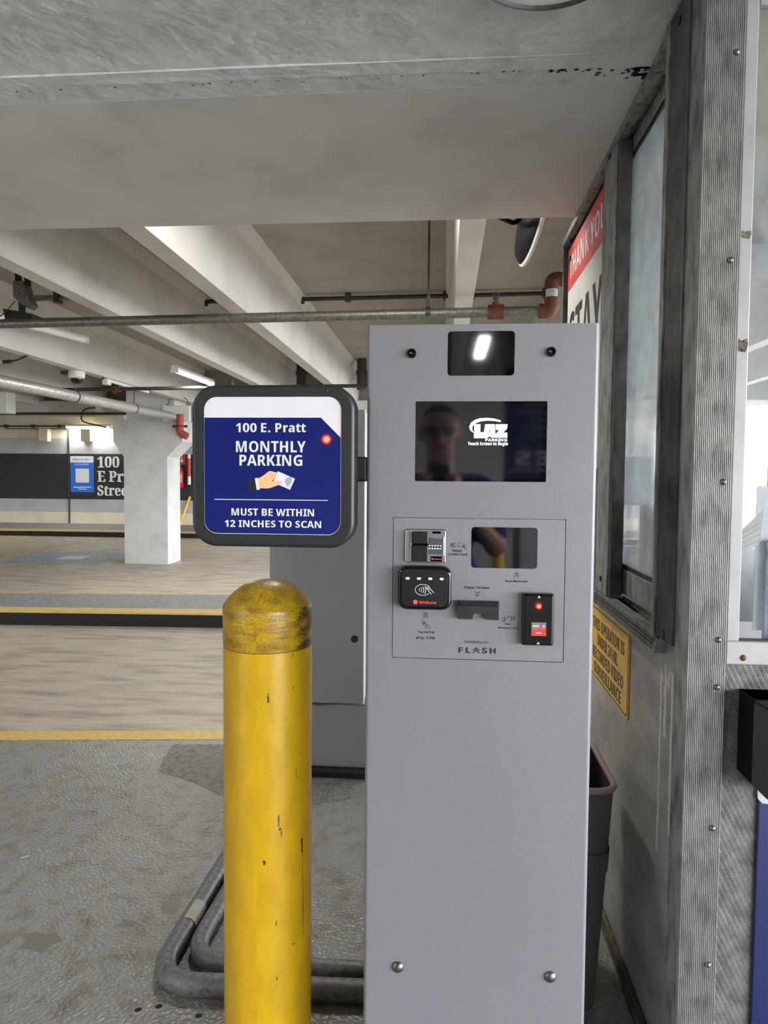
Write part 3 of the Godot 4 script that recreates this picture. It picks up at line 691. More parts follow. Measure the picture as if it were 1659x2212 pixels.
	var nt := thing("old_note", "tattered handwritten note leaning in the corner of the front window", "paper", Vector3(0.56, 1.10, -1.366))
	part(nt, "sheet", MB.new().prism(P([0.552, 1.175, 0.590, 1.215, 0.586, 1.155, 0.565, 1.135, 0.552, 1.128]), -1.3690, -1.3680), M.paper_old)
	for k in 4: part(nt, "ruled_line", MB.new().prism(P([0.553, 1.142 + k * 0.009, 0.585, 1.158 + k * 0.011, 0.585, 1.1588 + k * 0.011, 0.553, 1.1428 + k * 0.009]), -1.3680, -1.3677), M.ink)
	var rp := thing("lined_paper", "curled lined paper standing on the sill behind the sliding window", "paper", Vector3(0.53, 0.93, -1.6))
	part(rp, "sheet", MB.new().prism(P([-1.94, 0.952, -1.50, 0.952, -1.50, 1.18, -1.70, 1.19, -1.96, 1.215]), -0.001, 0.001, Transform3D(Basis(Vector3(0, 0, 1), Vector3(0, 1, 0), Vector3(-1, 0, 0)), Vector3(0.525, 0, 0))), M.paper_old)
	for k in 8: part(rp, "ruled_line", MB.new().box(Vector3(0.5236, 1.17 - k * 0.022, -1.93), Vector3(0.524, 1.171 - k * 0.022, -1.51)), M.ink_grey)
	# black pass-through box on the front
	var d := thing("transaction_box", "black chamfered metal box mounted on the booth front at right edge", "box", Vector3(0.64, 0.71, -1.30))
	var prof := PackedVector2Array([Vector2(0.545, 0.885), Vector2(0.545, 0.735), Vector2(0.572, 0.708), Vector2(0.80, 0.708), Vector2(0.80, 0.885)])
	part(d, "shell", MB.new().prism(prof, -1.339, -1.275), M.box_black)
	part(d, "lid", MB.new().prism(P([0.543, 0.885, 0.802, 0.885, 0.802, 0.868, 0.575, 0.868]), -1.339, -1.268), M.box_black)
	var bp := thing("blue_board", "dark blue board fixed low on the booth front under the black box", "board", Vector3(0.7, 0.0, -1.335))
	part(bp, "panel", MB.new().bbox(Vector3(0.583, 0.03, -1.3395), Vector3(1.2, 0.70, -1.332), 0.002), M.panel_blue)
	part(bp, "torn_label", MB.new().prism(P([0.580, 0.708, 0.66, 0.708, 0.66, 0.672, 0.59, 0.675, 0.581, 0.684]), -1.332, -1.3313), M.paper, "torn white label")
	# sign beyond the window
	var FX := Transform3D(Basis(Vector3(0, 0, 1), Vector3(0, 1, 0), Vector3(-1, 0, 0)), Vector3.ZERO) # local x = world z, so reading runs towards the camera
	var ty := thing("thank_you_sign", "red and white sign with THANK YOU on the booth's far panel", "sign", Vector3(0.47, 1.35, -2.5))
	part(ty, "board", MB.new().prism(P([-2.835, 1.30, -2.178, 1.30, -2.178, 2.145, -2.835, 2.145]), -0.4748, -0.468, FX), M.sign_white)
	part(ty, "red_header", MB.new().prism(P([-2.835, 1.985, -2.178, 1.985, -2.178, 2.145, -2.835, 2.145]), -0.468, -0.4672, FX), M.sign_red)
	text(ty, "THANK YOU", -2.80, -2.20, 2.025, 2.105, -0.4672, M.white_print, FX)
	text(ty, "STAY", -2.79, -2.22, 1.70, 1.89, -0.468, M.ink, FX)
	for sy in [2.16, 2.10]: part(ty, "clip", MB.new().box(Vector3(0.460, sy - 0.006, -2.80), Vector3(0.475, sy + 0.006, -2.77)), M.dark_pipe)
	# yellow surveillance warning
	var ys := thing("warning_sign", "yellow video surveillance warning sign on the booth's side wall", "sign", Vector3(0.46, 0.66, -2.0))
	var ctr := Transform3D(FX.basis, Vector3(0.0, 0.773, -2.035))
	part(ys, "board", MB.new().prism(MB.rrect(0.475, 0.222, 0.014), -0.4678, -0.4645, ctr), M.sign_yellow)
	part(ys, "border", MB.new().ring(MB.rrect(0.463, 0.210, 0.012), MB.rrect(0.455, 0.202, 0.010), -0.4645, -0.4640, ctr), M.hazard_black)
	var rows := [["THIS OPERATOR IS", 0.19], ["UNDER 24 HR.", 0.125], ["RECORDED VIDEO", 0.185], ["SURVEILLANCE", 0.165]]
	for i in 4: text(ys, rows[i][0], -rows[i][1], rows[i][1], 0.048 - i * 0.045 - 0.006, 0.048 - i * 0.045 + 0.028, -0.4645, M.hazard_black, ctr)

func tread_fine() -> ImageTexture:
	var im := Image.create(1024, 1024, false, Image.FORMAT_L8)
	for y in 1024:
		for x in 1024:
			var a := (x + y * 2) % 8
			var b := (x * 3 - y + 4096) % 14
			im.set_pixel(x, y, Color.WHITE if a < 4 and b < 9 else Color.BLACK)
	return ImageTexture.create_from_image(im)

func build_column() -> void:
	var t := thing("concrete_column", "white concrete column with flared bracket top standing on the far roadway", "column", Vector3(-4.65, -0.13, -11.0))
	part(t, "shaft", MB.new().prism(P([-5.0, -0.13, -4.30, -0.13, -4.30, 1.55, -5.0, 1.55]), -11.27, -10.74), M.paint_column)
	part(t, "bracket", MB.new().prism(P([-5.0, 1.55, -4.30, 1.55, -4.06, 1.79, -4.06, 2.12, -5.17, 2.12, -5.17, 1.79]), -11.27, -10.74), M.paint_column)
	part(t, "head_block", MB.new().box(Vector3(-4.97, 2.12, -11.27), Vector3(-4.2, 3.0, -10.78)), M.paint_beam)

func pipe_run(t: Node3D, pts: Array, r: float, m: Material, bend := 0.05, called := "pipe") -> MeshInstance3D:
	return part(t, called, MB.new().tube(fillet(V(pts), bend), r, 18), m)

func collar(t: Node3D, p: Vector3, d: Vector3, r: float, l: float, m: Material, called := "collar") -> void:
	part(t, called, MB.new().tube(PackedVector3Array([p - d.normalized() * l / 2, p + d.normalized() * l / 2]), r, 18), m)

func build_pipes() -> void:
	var a := thing("sprinkler_pipe", "long galvanised sprinkler pipe crossing below the joists to rusty elbows", "pipe", Vector3(-1.2, 2.3, -4.7))
	pipe_run(a, [-4.2, 2.325, -4.87, 0.60, 2.315, -4.575], 0.032, M.galv)
	var d := Vector3(4.8, 0, 0.295)
	collar(a, Vector3(0.312, 2.316, -4.59), d, 0.046, 0.10, M.rust, "tee_fitting")
	part(a, "tee_branch", MB.new().tube(V([0.312, 2.32, -4.59, 0.312, 2.375, -4.59]), 0.028, 14), M.rust)
	part(a, "sprinkler_head", MB.new().tube(V([0.312, 2.37, -4.59, 0.312, 2.415, -4.59]), 0.010, 10).tube(V([0.295, 2.43, -4.59, 0.329, 2.43, -4.59]), 0.005, 8).tube(V([0.297, 2.385, -4.59, 0.297, 2.43, -4.59]), 0.004, 6).tube(V([0.327, 2.385, -4.59, 0.327, 2.43, -4.59]), 0.004, 6).prism(disc(0.022, Vector2(0.312, 4.59), 12), 2.43, 2.436, UPX), M.dark_pipe)
	part(a, "elbow", MB.new().tube(fillet(V([0.575, 2.315, -4.577, 0.655, 2.312, -4.572, 0.655, 2.395, -4.572]), 0.06), 0.046, 16), M.rust)
	part(a, "riser", MB.new().tube(V([0.655, 2.38, -4.572, 0.655, 2.46, -4.572]), 0.037, 16), M.silver_wrap)
	part(a, "elbow", MB.new().tube(fillet(V([0.655, 2.445, -4.572, 0.655, 2.508, -4.572, 0.73, 2.508, -4.57]), 0.055), 0.046, 16), M.rust)
	pipe_run(a, [0.72, 2.508, -4.57, 2.6, 2.52, -4.5], 0.030, M.galv)
	for hx in [-0.116, -3.6]:
		var hz: float = -4.575 - (0.6 - hx) * 0.0615
		part(a, "hanger_rod", MB.new().tube(V([hx, 2.34, hz, hx, 3.0, hz]), 0.007, 8), M.dark_pipe)
		collar(a, Vector3(hx, 2.322, hz), d, 0.036, 0.03, M.dark_pipe, "hanger_ring")
		part(a, "rod_nut", MB.new().tube(V([hx, 2.36, hz, hx, 2.43, hz]), 0.012, 8), M.dark_pipe)
	var b := thing("branch_pipe", "thin grey pipe crossing farther back just above the black framed sign", "pipe", Vector3(-2.5, 2.3, -8.3))
	pipe_run(b, [-4.7, 2.31, -8.45, 0.8, 2.32, -8.1], 0.022, M.dark_pipe)
	collar(b, Vector3(-4.0, 2.312, -8.405), Vector3(1, 0, 0.06), 0.036, 0.10, M.rust, "tee_fitting")
	part(b, "tee_branch", MB.new().tube(V([-4.0, 2.312, -8.40, -3.99, 2.27, -8.35]), 0.03, 12), M.rust)
	part(b, "hanger_rod", MB.new().tube(V([-2.51, 2.32, -8.30, -2.51, 3.0, -8.30]), 0.007, 8), M.dark_pipe)
	part(b, "rod_nut", MB.new().tube(V([-2.51, 2.33, -8.30, -2.51, 2.40, -8.30]), 0.014, 8), M.dark_pipe)
	var c := thing("far_pipe", "thin dark pipe running along the far ledge beam at left", "pipe", Vector3(-6, 2.27, -11.4))
	pipe_run(c, [-10.0, 2.265, -11.31, -5.0, 2.27, -11.31], 0.022, M.dark_pipe)
	var e := thing("wrapped_pipe", "large silver wrapped drain pipe running back to the concrete column", "pipe", Vector3(-4.25, 2.17, -8.5))
	pipe_run(e, [-4.42, 2.17, -4.2, -4.18, 2.17, -10.55, -4.14, 2.15, -10.66], 0.063, M.silver_wrap)
	for z in [-7.95, -9.4]:
		var px: float = -4.42 + (z + 4.2) * -0.0378
		part(e, "hanger_rod", MB.new().tube(V([px, 2.22, z, px, 3.0, z]), 0.006, 8), M.dark_pipe)
		collar(e, Vector3(px, 2.17, z), Vector3(0.0378, 0, -1), 0.066, 0.03, M.dark_pipe, "hanger_ring")
	collar(e, Vector3(-4.275, 2.17, -8.05), Vector3(0.0378, 0, -1), 0.068, 0.05, M.silver_wrap, "pipe_joint")
	part(e, "red_fitting", MB.new().tube(fillet(V([-4.06, 2.20, -10.65, -4.06, 1.92, -10.65, -3.94, 1.86, -10.65]), 0.12), 0.055, 16), M.fitting_red, "brownish red elbow")
	collar(e, Vector3(-4.06, 2.02, -10.66), Vector3.UP, 0.075, 0.03, M.rust, "coupling")
	for s in [-1, 1]: part(e, "coupling_bolt", MB.new().tube(V([-4.06 + s * 0.07, 2.02, -10.66, -4.06 + s * 0.115, 2.02, -10.66]), 0.018, 8), M.dark_pipe)
	var g := thing("ceiling_conduit", "dark steel conduit strapped under the deck, passing through the joists", "conduit", Vector3(-0.9, 2.95, -6.75))
	pipe_run(g, [-3.2, 2.955, -6.85, 2.6, 2.955, -6.62], 0.020, M.dark_pipe)
	for fx in [-2.33, -1.37, -0.02, 0.25]:
		var fz: float = -6.85 + (fx + 3.2) * 0.0397
		collar(g, Vector3(fx, 2.955, fz), Vector3(1, 0, 0.04), 0.045, 0.02, M.dark_pipe, "wall_flange")
	for cx in [-0.93, 0.9]:
		var fz: float = -6.85 + (cx + 3.2) * 0.0397
		part(g, "strap", MB.new().box(Vector3(cx - 0.025, 2.92, fz - 0.035), Vector3(cx + 0.025, 3.0, fz + 0.035)), M.dark_pipe)

func build_back_wall_things() -> void:
	var z := -17.6
	var p := thing("blue_poster", "blue and white parking poster on the dark band of the far wall", "poster", Vector3(-9.3, 0.8, z))
	part(p, "board", MB.new().prism(MB.rrect(0.62, 0.925, 0.03, 4, Vector2(-9.307, 1.274)), z, z + 0.012), M.poster_blue)
	part(p, "white_header", MB.new().prism(MB.rrect(0.62, 0.165, 0.03, 4, Vector2(-9.307, 1.654)), z + 0.012, z + 0.016), M.white_print)
	part(p, "white_square", MB.new().prism(MB.rrect(0.36, 0.36, 0.03, 4, Vector2(-9.30, 1.235)), z + 0.012, z + 0.016), M.white_print, "blank white square")
	text(p, "READY TO EXIT?", -9.55, -9.08, 1.625, 1.675, z + 0.016, M.poster_blue)
	text(p, "Pay by phone", -9.50, -9.12, 1.50, 1.555, z + 0.012, M.white_print)
	part(p, "print_line", MB.new().box(Vector3(-9.54, 0.925, z + 0.012), Vector3(-9.07, 0.95, z + 0.014)), M.white_print)
	part(p, "print_line", MB.new().box(Vector3(-9.42, 0.88, z + 0.012), Vector3(-9.19, 0.90, z + 0.014)), M.white_print)
	var l := thing("wall_lettering", "large white raised address lettering on the dark band of the far wall", "lettering", Vector3(-8.4, 0.7, z))
	text(l, "100", -8.886, -8.31, 1.448, 1.729, z, M.white_print, Transform3D(), "letters", true, true, 0.03)
	text(l, "E Pratt", -8.89, -7.72, 1.082, 1.361, z, M.white_print, Transform3D(), "letters", true, true, 0.03)
	text(l, "Street", -8.895, -7.98, 0.726, 0.992, z, M.white_print, Transform3D(), "letters", true, true, 0.03)
	var e := thing("fire_extinguisher", "red fire extinguisher hung on the far wall right of the column", "extinguisher", Vector3(-6.67, 0.95, z + 0.1))
	part(e, "cylinder", MB.new().lathe(P([0.0, 0.95, 0.06, 0.95, 0.075, 0.965, 0.075, 1.36, 0.06, 1.42, 0.025, 1.45, 0.025, 1.47, 0.0, 1.47]), 20, at(Vector3(-6.665, 0, z + 0.1))), M.ext_red)
	part(e, "label", MB.new().box(Vector3(-6.64, 1.08, z + 0.172), Vector3(-6.61, 1.28, z + 0.178)), M.white_print)
	part(e, "valve", MB.new().bbox(Vector3(-6.70, 1.47, z + 0.07), Vector3(-6.63, 1.52, z + 0.13), 0.005), M.black_plastic)
	var ar := thing("arrow_sign", "small red sign with a white down arrow above the fire extinguisher", "sign", Vector3(-6.65, 1.53, z))
	part(ar, "plate", MB.new().box(Vector3(-6.76, 1.53, z), Vector3(-6.56, 1.78, z + 0.01)), M.ext_red)
	part(ar, "arrow", MB.new().prism(P([-6.675, 1.72, -6.645, 1.72, -6.645, 1.65, -6.61, 1.65, -6.66, 1.575, -6.71, 1.65, -6.675, 1.65]), z + 0.01, z + 0.013), M.white_print)
	var h := thing("hose_box", "narrow red and white standing tube on the far wall beside the extinguisher", "tube", Vector3(-6.44, 1.0, z + 0.06))
	part(h, "red_sleeve", MB.new().tube(V([-6.45, 1.24, z + 0.07, -6.45, 1.69, z + 0.07]), 0.045, 14), M.ext_red)
	part(h, "white_end", MB.new().tube(V([-6.45, 1.03, z + 0.07, -6.45, 1.24, z + 0.07]), 0.043, 14).tube(V([-6.45, 1.69, z + 0.07, -6.45, 1.80, z + 0.07]), 0.043, 14), M.white_print)
	var y := thing("yellow_bar", "yellow metal bar leaning against the far wall right of the column", "bar", Vector3(-6.6, 0.0, z + 0.2))
	part(y, "bar_tube", MB.new().tube(V([-6.633, 0.02, z + 0.28, -6.44, 0.72, z + 0.04]), 0.032, 10), M.sign_yellow)
	part(y, "bar_clamp", MB.new().tube(V([-6.515, 0.45, z + 0.13, -6.495, 0.52, z + 0.11]), 0.042, 10), M.sign_yellow)
	var wc := thing("wall_conduit", "thin dark conduit along the top of the far wall leading to the lit tube", "conduit", Vector3(-10.5, 2.5, z))
	part(wc, "pipe", MB.new().tube(V([-11.6, 2.50, z + 0.03, -9.70, 2.50, z + 0.03]), 0.018, 8), M.dark_pipe)
	for k in 3: part(wc, "box", MB.new().bbox(Vector3(-11.36 + k * 0.72, 2.46, z), Vector3(-11.28 + k * 0.72, 2.54, z + 0.07), 0.006), M.dark_pipe)
	part(wc, "rail", MB.new().box(Vector3(-11.36, 2.425, z), Vector3(-9.70, 2.445, z + 0.02)), M.dark_pipe)
	# boxes on the ledge beam
	var w1 := thing("white_cabinet", "white box hung under the ceiling at the left edge", "box", Vector3(-6.7, 2.17, -10.0))
	part(w1, "case", MB.new().bbox(Vector3(-6.95, 2.165, -10.2), Vector3(-6.415, 2.475, -9.98), 0.008), M.lamp_white)
	part(w1, "bracket", MB.new().box(Vector3(-6.9, 2.475, -10.12), Vector3(-6.85, 3.0, -10.08)), M.dark_pipe)
	var w2 := thing("junction_box", "pale junction box on the ledge beam left of the column", "box", Vector3(-5.7, 2.3, -11.4))
	part(w2, "case", MB.new().bbox(Vector3(-5.77, 2.285, -11.46), Vector3(-5.66, 2.455, -11.36), 0.006), M.lamp_white)
	part(w2, "cable", MB.new().tube(fillet(V([-5.77, 2.38, -11.4, -6.0, 2.36, -11.4, -6.05, 2.15, -11.4, -5.6, 2.05, -11.4]), 0.1), 0.012, 8), M.dark_pipe)
	var w3 := thing("junction_box", "white square box beside the column head at left", "box", Vector3(-5.3, 2.13, -11.3))
	part(w3, "case", MB.new().bbox(Vector3(-5.39, 2.13, -11.46), Vector3(-5.28, 2.38, -11.36), 0.006), M.lamp_white)
	var w4 := thing("exit_box", "white long box on the beam behind the red pipe fitting", "box", Vector3(-4.4, 2.16, -10.7))
	part(w4, "case", MB.new().bbox(Vector3(-4.37, 2.10, -10.778), Vector3(-3.93, 2.345, -10.735), 0.008), M.lamp_white)
	part(w4, "loop", MB.new().tube(fillet(V([-4.3, 2.345, -10.755, -4.24, 2.46, -10.755, -4.0, 2.46, -10.755, -3.94, 2.345, -10.755]), 0.04), 0.006, 8), M.dark_pipe)
	# pipe drops in the far bay
	for q in [[-2.14, "brown pipe drop between the joists left of the second kiosk"], [-1.235, "brown pipe drop between the joists next to the kiosk's upper corner"]]:
		var t := thing("pipe_drop", q[1], "pipe", Vector3(q[0], 2.4, -10.5), "brown pipe drops")
		part(t, "pipe", MB.new().tube(fillet(V([q[0], 2.5, -11.6, q[0], 2.55, -10.5, q[0], 3.0, -10.5]).slice(1), 0.05) , 0.07, 14), M.dark_pipe)
		collar(t, Vector3(q[0], 2.80, -10.5), Vector3.UP, 0.085, 0.05, M.dark_pipe)

# flat front at z over a rectangle, with a rounded pocket of the given depth sunk into it; hole = [x0, x1, y0, y1, radius]
func plate(mb: MB, x0: float, x1: float, y0: float, y1: float, z: float, hole: Array, depth: float) -> MB:
	var f := Vector3(0, 0, 1)
	var c := [Vector3(x1, y1, z), Vector3(x0, y1, z), Vector3(x0, y0, z), Vector3(x1, y0, z)]
	if hole.is_empty():
		mb.quadn(c[2], c[3], c[0], c[1], f, f, f, f)
		return mb
	var seg := 5
	var h := MB.rrect(hole[1] - hole[0], hole[3] - hole[2], hole[4], seg, Vector2((hole[0] + hole[1]) / 2, (hole[2] + hole[3]) / 2))
	for i in h.size():
		var j := (i + 1) % h.size()
		var ki := i / (seg + 1); var kj := j / (seg + 1)
		var a := Vector3(h[i].x, h[i].y, z); var b := Vector3(h[j].x, h[j].y, z)
		mb.tri(a, b, c[ki], f, f, f)
		if ki != kj: mb.tri(b, c[kj], c[ki], f, f, f)
		var e := (h[j] - h[i]).normalized()
		var m := Vector3(-e.y, e.x, 0)
		mb.quadn(a, b, b - f * depth, a - f * depth, m, m, m, m)
		if i > 0 and i < h.size() - 1: mb.tri(Vector3(h[0].x, h[0].y, z - depth), a - f * depth, b - f * depth, f, f, f)
	return mb

func slab_at(x0: float, x1: float, y0: float, y1: float, r: float, z0: float, z1: float, seg := 4) -> MB:
	return MB.new().prism(MB.rrect(x1 - x0, y1 - y0, r, seg, Vector2((x0 + x1) / 2, (y0 + y1) / 2)), z0, z1)

func chevron(mb: MB, c: Vector2, dir: float, w: float, h: float, t: float, z: float) -> MB: # two stacked arrow heads pointing along dir
	for k in 2:
		var o := c + Vector2.from_angle(dir) * (h * (k - 0.5) * 0.62)
		var f := Vector2.from_angle(dir) * h * 0.32; var s := Vector2.from_angle(dir + PI / 2) * w * 0.5
		mb.stroke(PackedVector2Array([o - f + s, o + f * 0.6, o - f - s]), t, z, z + 0.0004)
	return mb

func outline_normal(o: PackedVector2Array, i: int, per: int) -> Vector3: # outward normal of a rounded rectangle's vertex, per corner of per points
	var k := i / per; var d := Vector2.from_angle(PI / 2 * (k + float(i % per) / (per - 1)))
	return Vector3(d.x, 0, -d.y)

func build_kiosk() -> void:
	var Z := -1.26
	var t := thing("payment_kiosk", "tall silver grey payment kiosk with touch screen and ticket slot in the foreground", "kiosk", Vector3(0.062, 0, -1.41))
	var outline := MB.rrect(0.402, 0.30, 0.007, 6, Vector2(0.0625, 1.41))
	var cab := MB.new()
	var oc := outline.size()
	for i in oc:
		var a := outline[i]; var b := outline[(i + 1) % oc]
		if absf(a.y - 1.26) < 0.0001 and absf(b.y - 1.26) < 0.0001: continue # the front is made below
		var na := outline_normal(outline, i, 7); var nb := outline_normal(outline, (i + 1) % oc, 7)
		cab.quadn(Vector3(a.x, 0, -a.y), Vector3(b.x, 0, -b.y), Vector3(b.x, 1.5365, -b.y), Vector3(a.x, 1.5365, -a.y), na, nb, nb, na)
		if i > 0 and i < oc - 1: cab.tri(Vector3(outline[0].x, 1.5365, -outline[0].y), Vector3(a.x, 1.5365, -a.y), Vector3(b.x, 1.5365, -b.y), Vector3.UP, Vector3.UP, Vector3.UP)
	var fl := 0.0625 - 0.194; var fr := 0.0625 + 0.194
	plate(cab, fl, fr, 1.435, 1.5365, Z, [0.003, 0.119, 1.4475, 1.5245, 0.006], 0.02)
	plate(cab, fl, fr, 1.23, 1.435, Z, [-0.0523, 0.1768, 1.2625, 1.4030, 0.002], 0.008)
	plate(cab, fl, fr, 0.92, 1.23, Z, [-0.0905, 0.2130, 0.9445, 1.1980, 0.001], 0.006)
	plate(cab, fl, fr, 0.0, 0.92, Z, [], 0.0)
	part(t, "cabinet", cab, M.kiosk_grey)
	part(t, "plinth", MB.new().box(Vector3(-0.12, 0.0, -1.55), Vector3(0.245, 0.004, -1.265)), M.plinth)
	part(t, "camera_window", slab_at(0.0034, 0.1186, 1.4479, 1.5241, 0.006, Z - 0.006, Z - 0.0012), M.black_glass, "black camera window")
	for c in [Vector2(-0.06, 1.4865), Vector2(0.181, 1.4875)]:
		var bt := part(t, "lens_button", MB.new().lathe(P([0.0083, -0.006, 0.0083, 0.0055, 0.0072, 0.007, 0.0055, 0.007, 0.0035, 0.003, 0.0, 0.002]), 24, Transform3D(Basis(Vector3.RIGHT, PI / 2), Vector3(c.x, c.y, Z))), M.gloss_black, "round black lens")
		part(bt, "lens_pip", MB.new().lathe(P([0.0016, 0.002, 0.0012, 0.0034, 0.0, 0.0038]), 12, Transform3D(Basis(Vector3.RIGHT, PI / 2), Vector3(c.x, c.y, Z))), M.steel)
	# touch screen
	var sc := part(t, "touch_screen", slab_at(-0.0519, 0.1764, 1.2629, 1.4026, 0.002, Z - 0.007, Z - 0.001), M.black_glass, "touch screen")
	part(sc, "display", slab_at(-0.0474, 0.1685, 1.2675, 1.3989, 0.0005, Z - 0.0010, Z - 0.0007), M.display)
	var lg := MB.new(); var z0 := Z - 0.0007; var z1 := Z - 0.0004
	lg.prism(P([0.0510, 1.3630, 0.0617, 1.3630, 0.0616, 1.3491, 0.0680, 1.3491, 0.0670, 1.3388, 0.0507, 1.3388]), z0, z1)
	lg.prism(P([0.0670, 1.3388, 0.0680, 1.3491, 0.0700, 1.3631, 0.0778, 1.3631, 0.0778, 1.3542, 0.0768, 1.3493, 0.0778, 1.3493, 0.0778, 1.3419, 0.0772, 1.3419, 0.0747, 1.3390]), z0, z1)
	lg.prism(P([0.0778, 1.3631, 0.0863, 1.3631, 0.0878, 1.3486, 0.0891, 1.3400, 0.0804, 1.3394, 0.0791, 1.3419, 0.0778, 1.3419, 0.0778, 1.3493, 0.0790, 1.3493, 0.0778, 1.3542]), z0, z1)
	lg.prism(P([0.0879, 1.3628, 0.1089, 1.3631, 0.1081, 1.3556, 0.1010, 1.3477, 0.1085, 1.3489, 0.1087, 1.3395, 0.0891, 1.3398, 0.0893, 1.3470, 0.0946, 1.3530, 0.0887, 1.3530]), z0, z1)
	lg.prism(P([0.05, 1.3481, 0.0442, 1.3522, 0.0423, 1.3586, 0.0453, 1.3655, 0.0515, 1.3703, 0.0609, 1.3735, 0.0735, 1.3741, 0.0861, 1.3729, 0.0969, 1.3697, 0.0966, 1.3669, 0.0862, 1.3688, 0.0749, 1.3694, 0.0635, 1.3684, 0.0548, 1.3656, 0.0491, 1.3611, 0.0473, 1.3567, 0.0486, 1.351, 0.0503, 1.3488]), z0, z1)
	part(sc, "screen_logo", lg, M.display_white, "glowing white logo")
	text(sc, "PARKING", 0.0706, 0.1085, 1.3332, 1.3380, z0, M.display_white, Transform3D(), "screen_lettering", true, false, 0.0003)
	text(sc, "Touch Screen to Begin", 0.0404, 0.1099, 1.3246, 1.3322, z0, M.display_white, Transform3D(), "screen_lettering", true, false, 0.0003)
	# service panel set into the cabinet with a fine gap round it
	var ps := MB.new()
	plate(ps, -0.0893, 0.2118, 0.9457, 1.1968, Z - 0.0002, [0.0485, 0.1642, 1.1098, 1.1825, 0.006], 0.002)
	for e in [[-0.0893, 0.9457, 0.2118, 0.9457], [0.2118, 0.9457, 0.2118, 1.1968], [0.2118, 1.1968, -0.0893, 1.1968], [-0.0893, 1.1968, -0.0893, 0.9457]]:
		ps.quad(Vector3(e[0], e[1], Z - 0.0055), Vector3(e[2], e[3], Z - 0.0055), Vector3(e[2], e[3], Z - 0.0002), Vector3(e[0], e[1], Z - 0.0002))
	var pn := part(t, "service_panel", ps, M.kiosk_panel, "inset panel with readers")
	var F := Z - 0.0002
	part(pn, "barcode_window", slab_at(0.0488, 0.1639, 1.1101, 1.1822, 0.006, Z - 0.0018, Z - 0.0010), M.black_glass, "black barcode window")
	text(pn, "Insert", 0.0154, 0.0326, 1.1377, 1.1424, F, M.ink)
	text(pn, "Credit Card", 0.0082, 0.0420, 1.1314, 1.1356, F, M.ink)
	text(pn, "Scan Barcode", 0.1087, 0.1483, 1.0857, 1.0896, F, M.ink)
	text(pn, "Take Ticket", 0.0369, 0.0815, 1.0725, 1.0771, F, M.ink)
	text(pn, "Tap", 0.1094, 0.1196, 1.0082, 1.0128, F, M.ink)
	text(pn, "Access Card", 0.0976, 0.1328, 1.0025, 1.0060, F, M.ink)
	text(pn, "Tap to Pay", -0.0443, -0.0145, 0.9895, 0.9945, F, M.ink)
	text(pn, "Pay", -0.0422, -0.0326, 0.9790, 0.9844, F, M.ink, Transform3D(), "lettering", false)
	text(pn, "G Pay", -0.0289, -0.0133, 0.9790, 0.9849, F, M.ink)
	text(pn, "POWERED BY", 0.0389, 0.0818, 0.9750, 0.9789, F, M.ink, Transform3D(), "lettering", false)
	text(pn, "F", 0.0288, 0.0370, 0.9568, 0.9669, F, M.ink); text(pn, "L", 0.0418, 0.0500, 0.9569, 0.9671, F, M.ink)
	text(pn, "S", 0.0702, 0.0790, 0.9571, 0.9672, F, M.ink); text(pn, "H", 0.0838, 0.0944, 0.9570, 0.9670, F, M.ink)
	var ic := MB.new()
	ic.stroke(P([0.0546, 0.9620, 0.0601, 0.9668, 0.0656, 0.9620]), 0.0017, F, F + 0.0004)
	ic.stroke(P([0.0546, 0.9574, 0.0601, 0.9622, 0.0656, 0.9574]), 0.0017, F, F + 0.0004)
	ic.stroke(P([0.0602, 0.9640, 0.0625, 0.9600]), 0.0012, F, F + 0.0004)
	part(pn, "arrow_letter", ic, M.ink)
	var ch := MB.new()
	chevron(ch, Vector2(0.0157, 1.1500), PI, 0.0074, 0.0072, 0.0013, F)
	chevron(ch, Vector2(0.0604, 1.0630), -PI / 2, 0.0078, 0.0072, 0.0012, F)
	chevron(ch, Vector2(0.1285, 1.0992), PI / 2, 0.0080, 0.0072, 0.0012, F)
	chevron(ch, Vector2(0.1237, 1.0212), 0.0, 0.0073, 0.0072, 0.0012, F)
	chevron(ch, Vector2(-0.0306, 1.0236), PI / 2, 0.0080, 0.0076, 0.0013, F)
	part(pn, "chevron_print", ch, M.ink)
	var ik := MB.new()
	# card with a hand
	ik.stroke(MB.rrect(0.0112, 0.0074, 0.001, 2, Vector2(0.0303, 1.1500)), 0.0005, F, F + 0.0003, Transform3D(), true)
	ik.stroke(P([0.0250, 1.1482, 0.0335, 1.1482]), 0.0005, F, F + 0.0003); ik.prism(disc(0.0008, Vector2(0.0268, 1.1518), 10), F, F + 0.0003)
	ik.stroke(P([0.0335, 1.1492, 0.0352, 1.1470, 0.0375, 1.1448, 0.0392, 1.1428]), 0.0011, F, F + 0.0003); ik.stroke(P([0.0350, 1.1500, 0.0378, 1.1505, 0.0398, 1.1492, 0.0412, 1.1474]), 0.0006, F, F + 0.0003); ik.stroke(P([0.0340, 1.1480, 0.0358, 1.1482, 0.0370, 1.1470, 0.0392, 1.1455]), 0.0006, F, F + 0.0003)
	# banknote held in a hand
	ik.stroke(P([-0.0389, 1.0105, -0.0355, 1.0142, -0.0268, 1.0040, -0.0300, 1.0002]), 0.0006, F, F + 0.0003, Transform3D(), true)
	ik.prism(disc(0.0014, Vector2(-0.0340, 1.0085), 12), F, F + 0.0003); ik.stroke(P([-0.0330, 1.0100, -0.0310, 1.0060, -0.0295, 1.0050]), 0.0008, F, F + 0.0003)
	ik.stroke(P([-0.0275, 1.0060, -0.0245, 1.0042, -0.0225, 1.0010, -0.0212, 0.9990]), 0.0007, F, F + 0.0003); ik.stroke(P([-0.0305, 1.0015, -0.0275, 0.9995, -0.0235, 0.9982]), 0.0007, F, F + 0.0003)
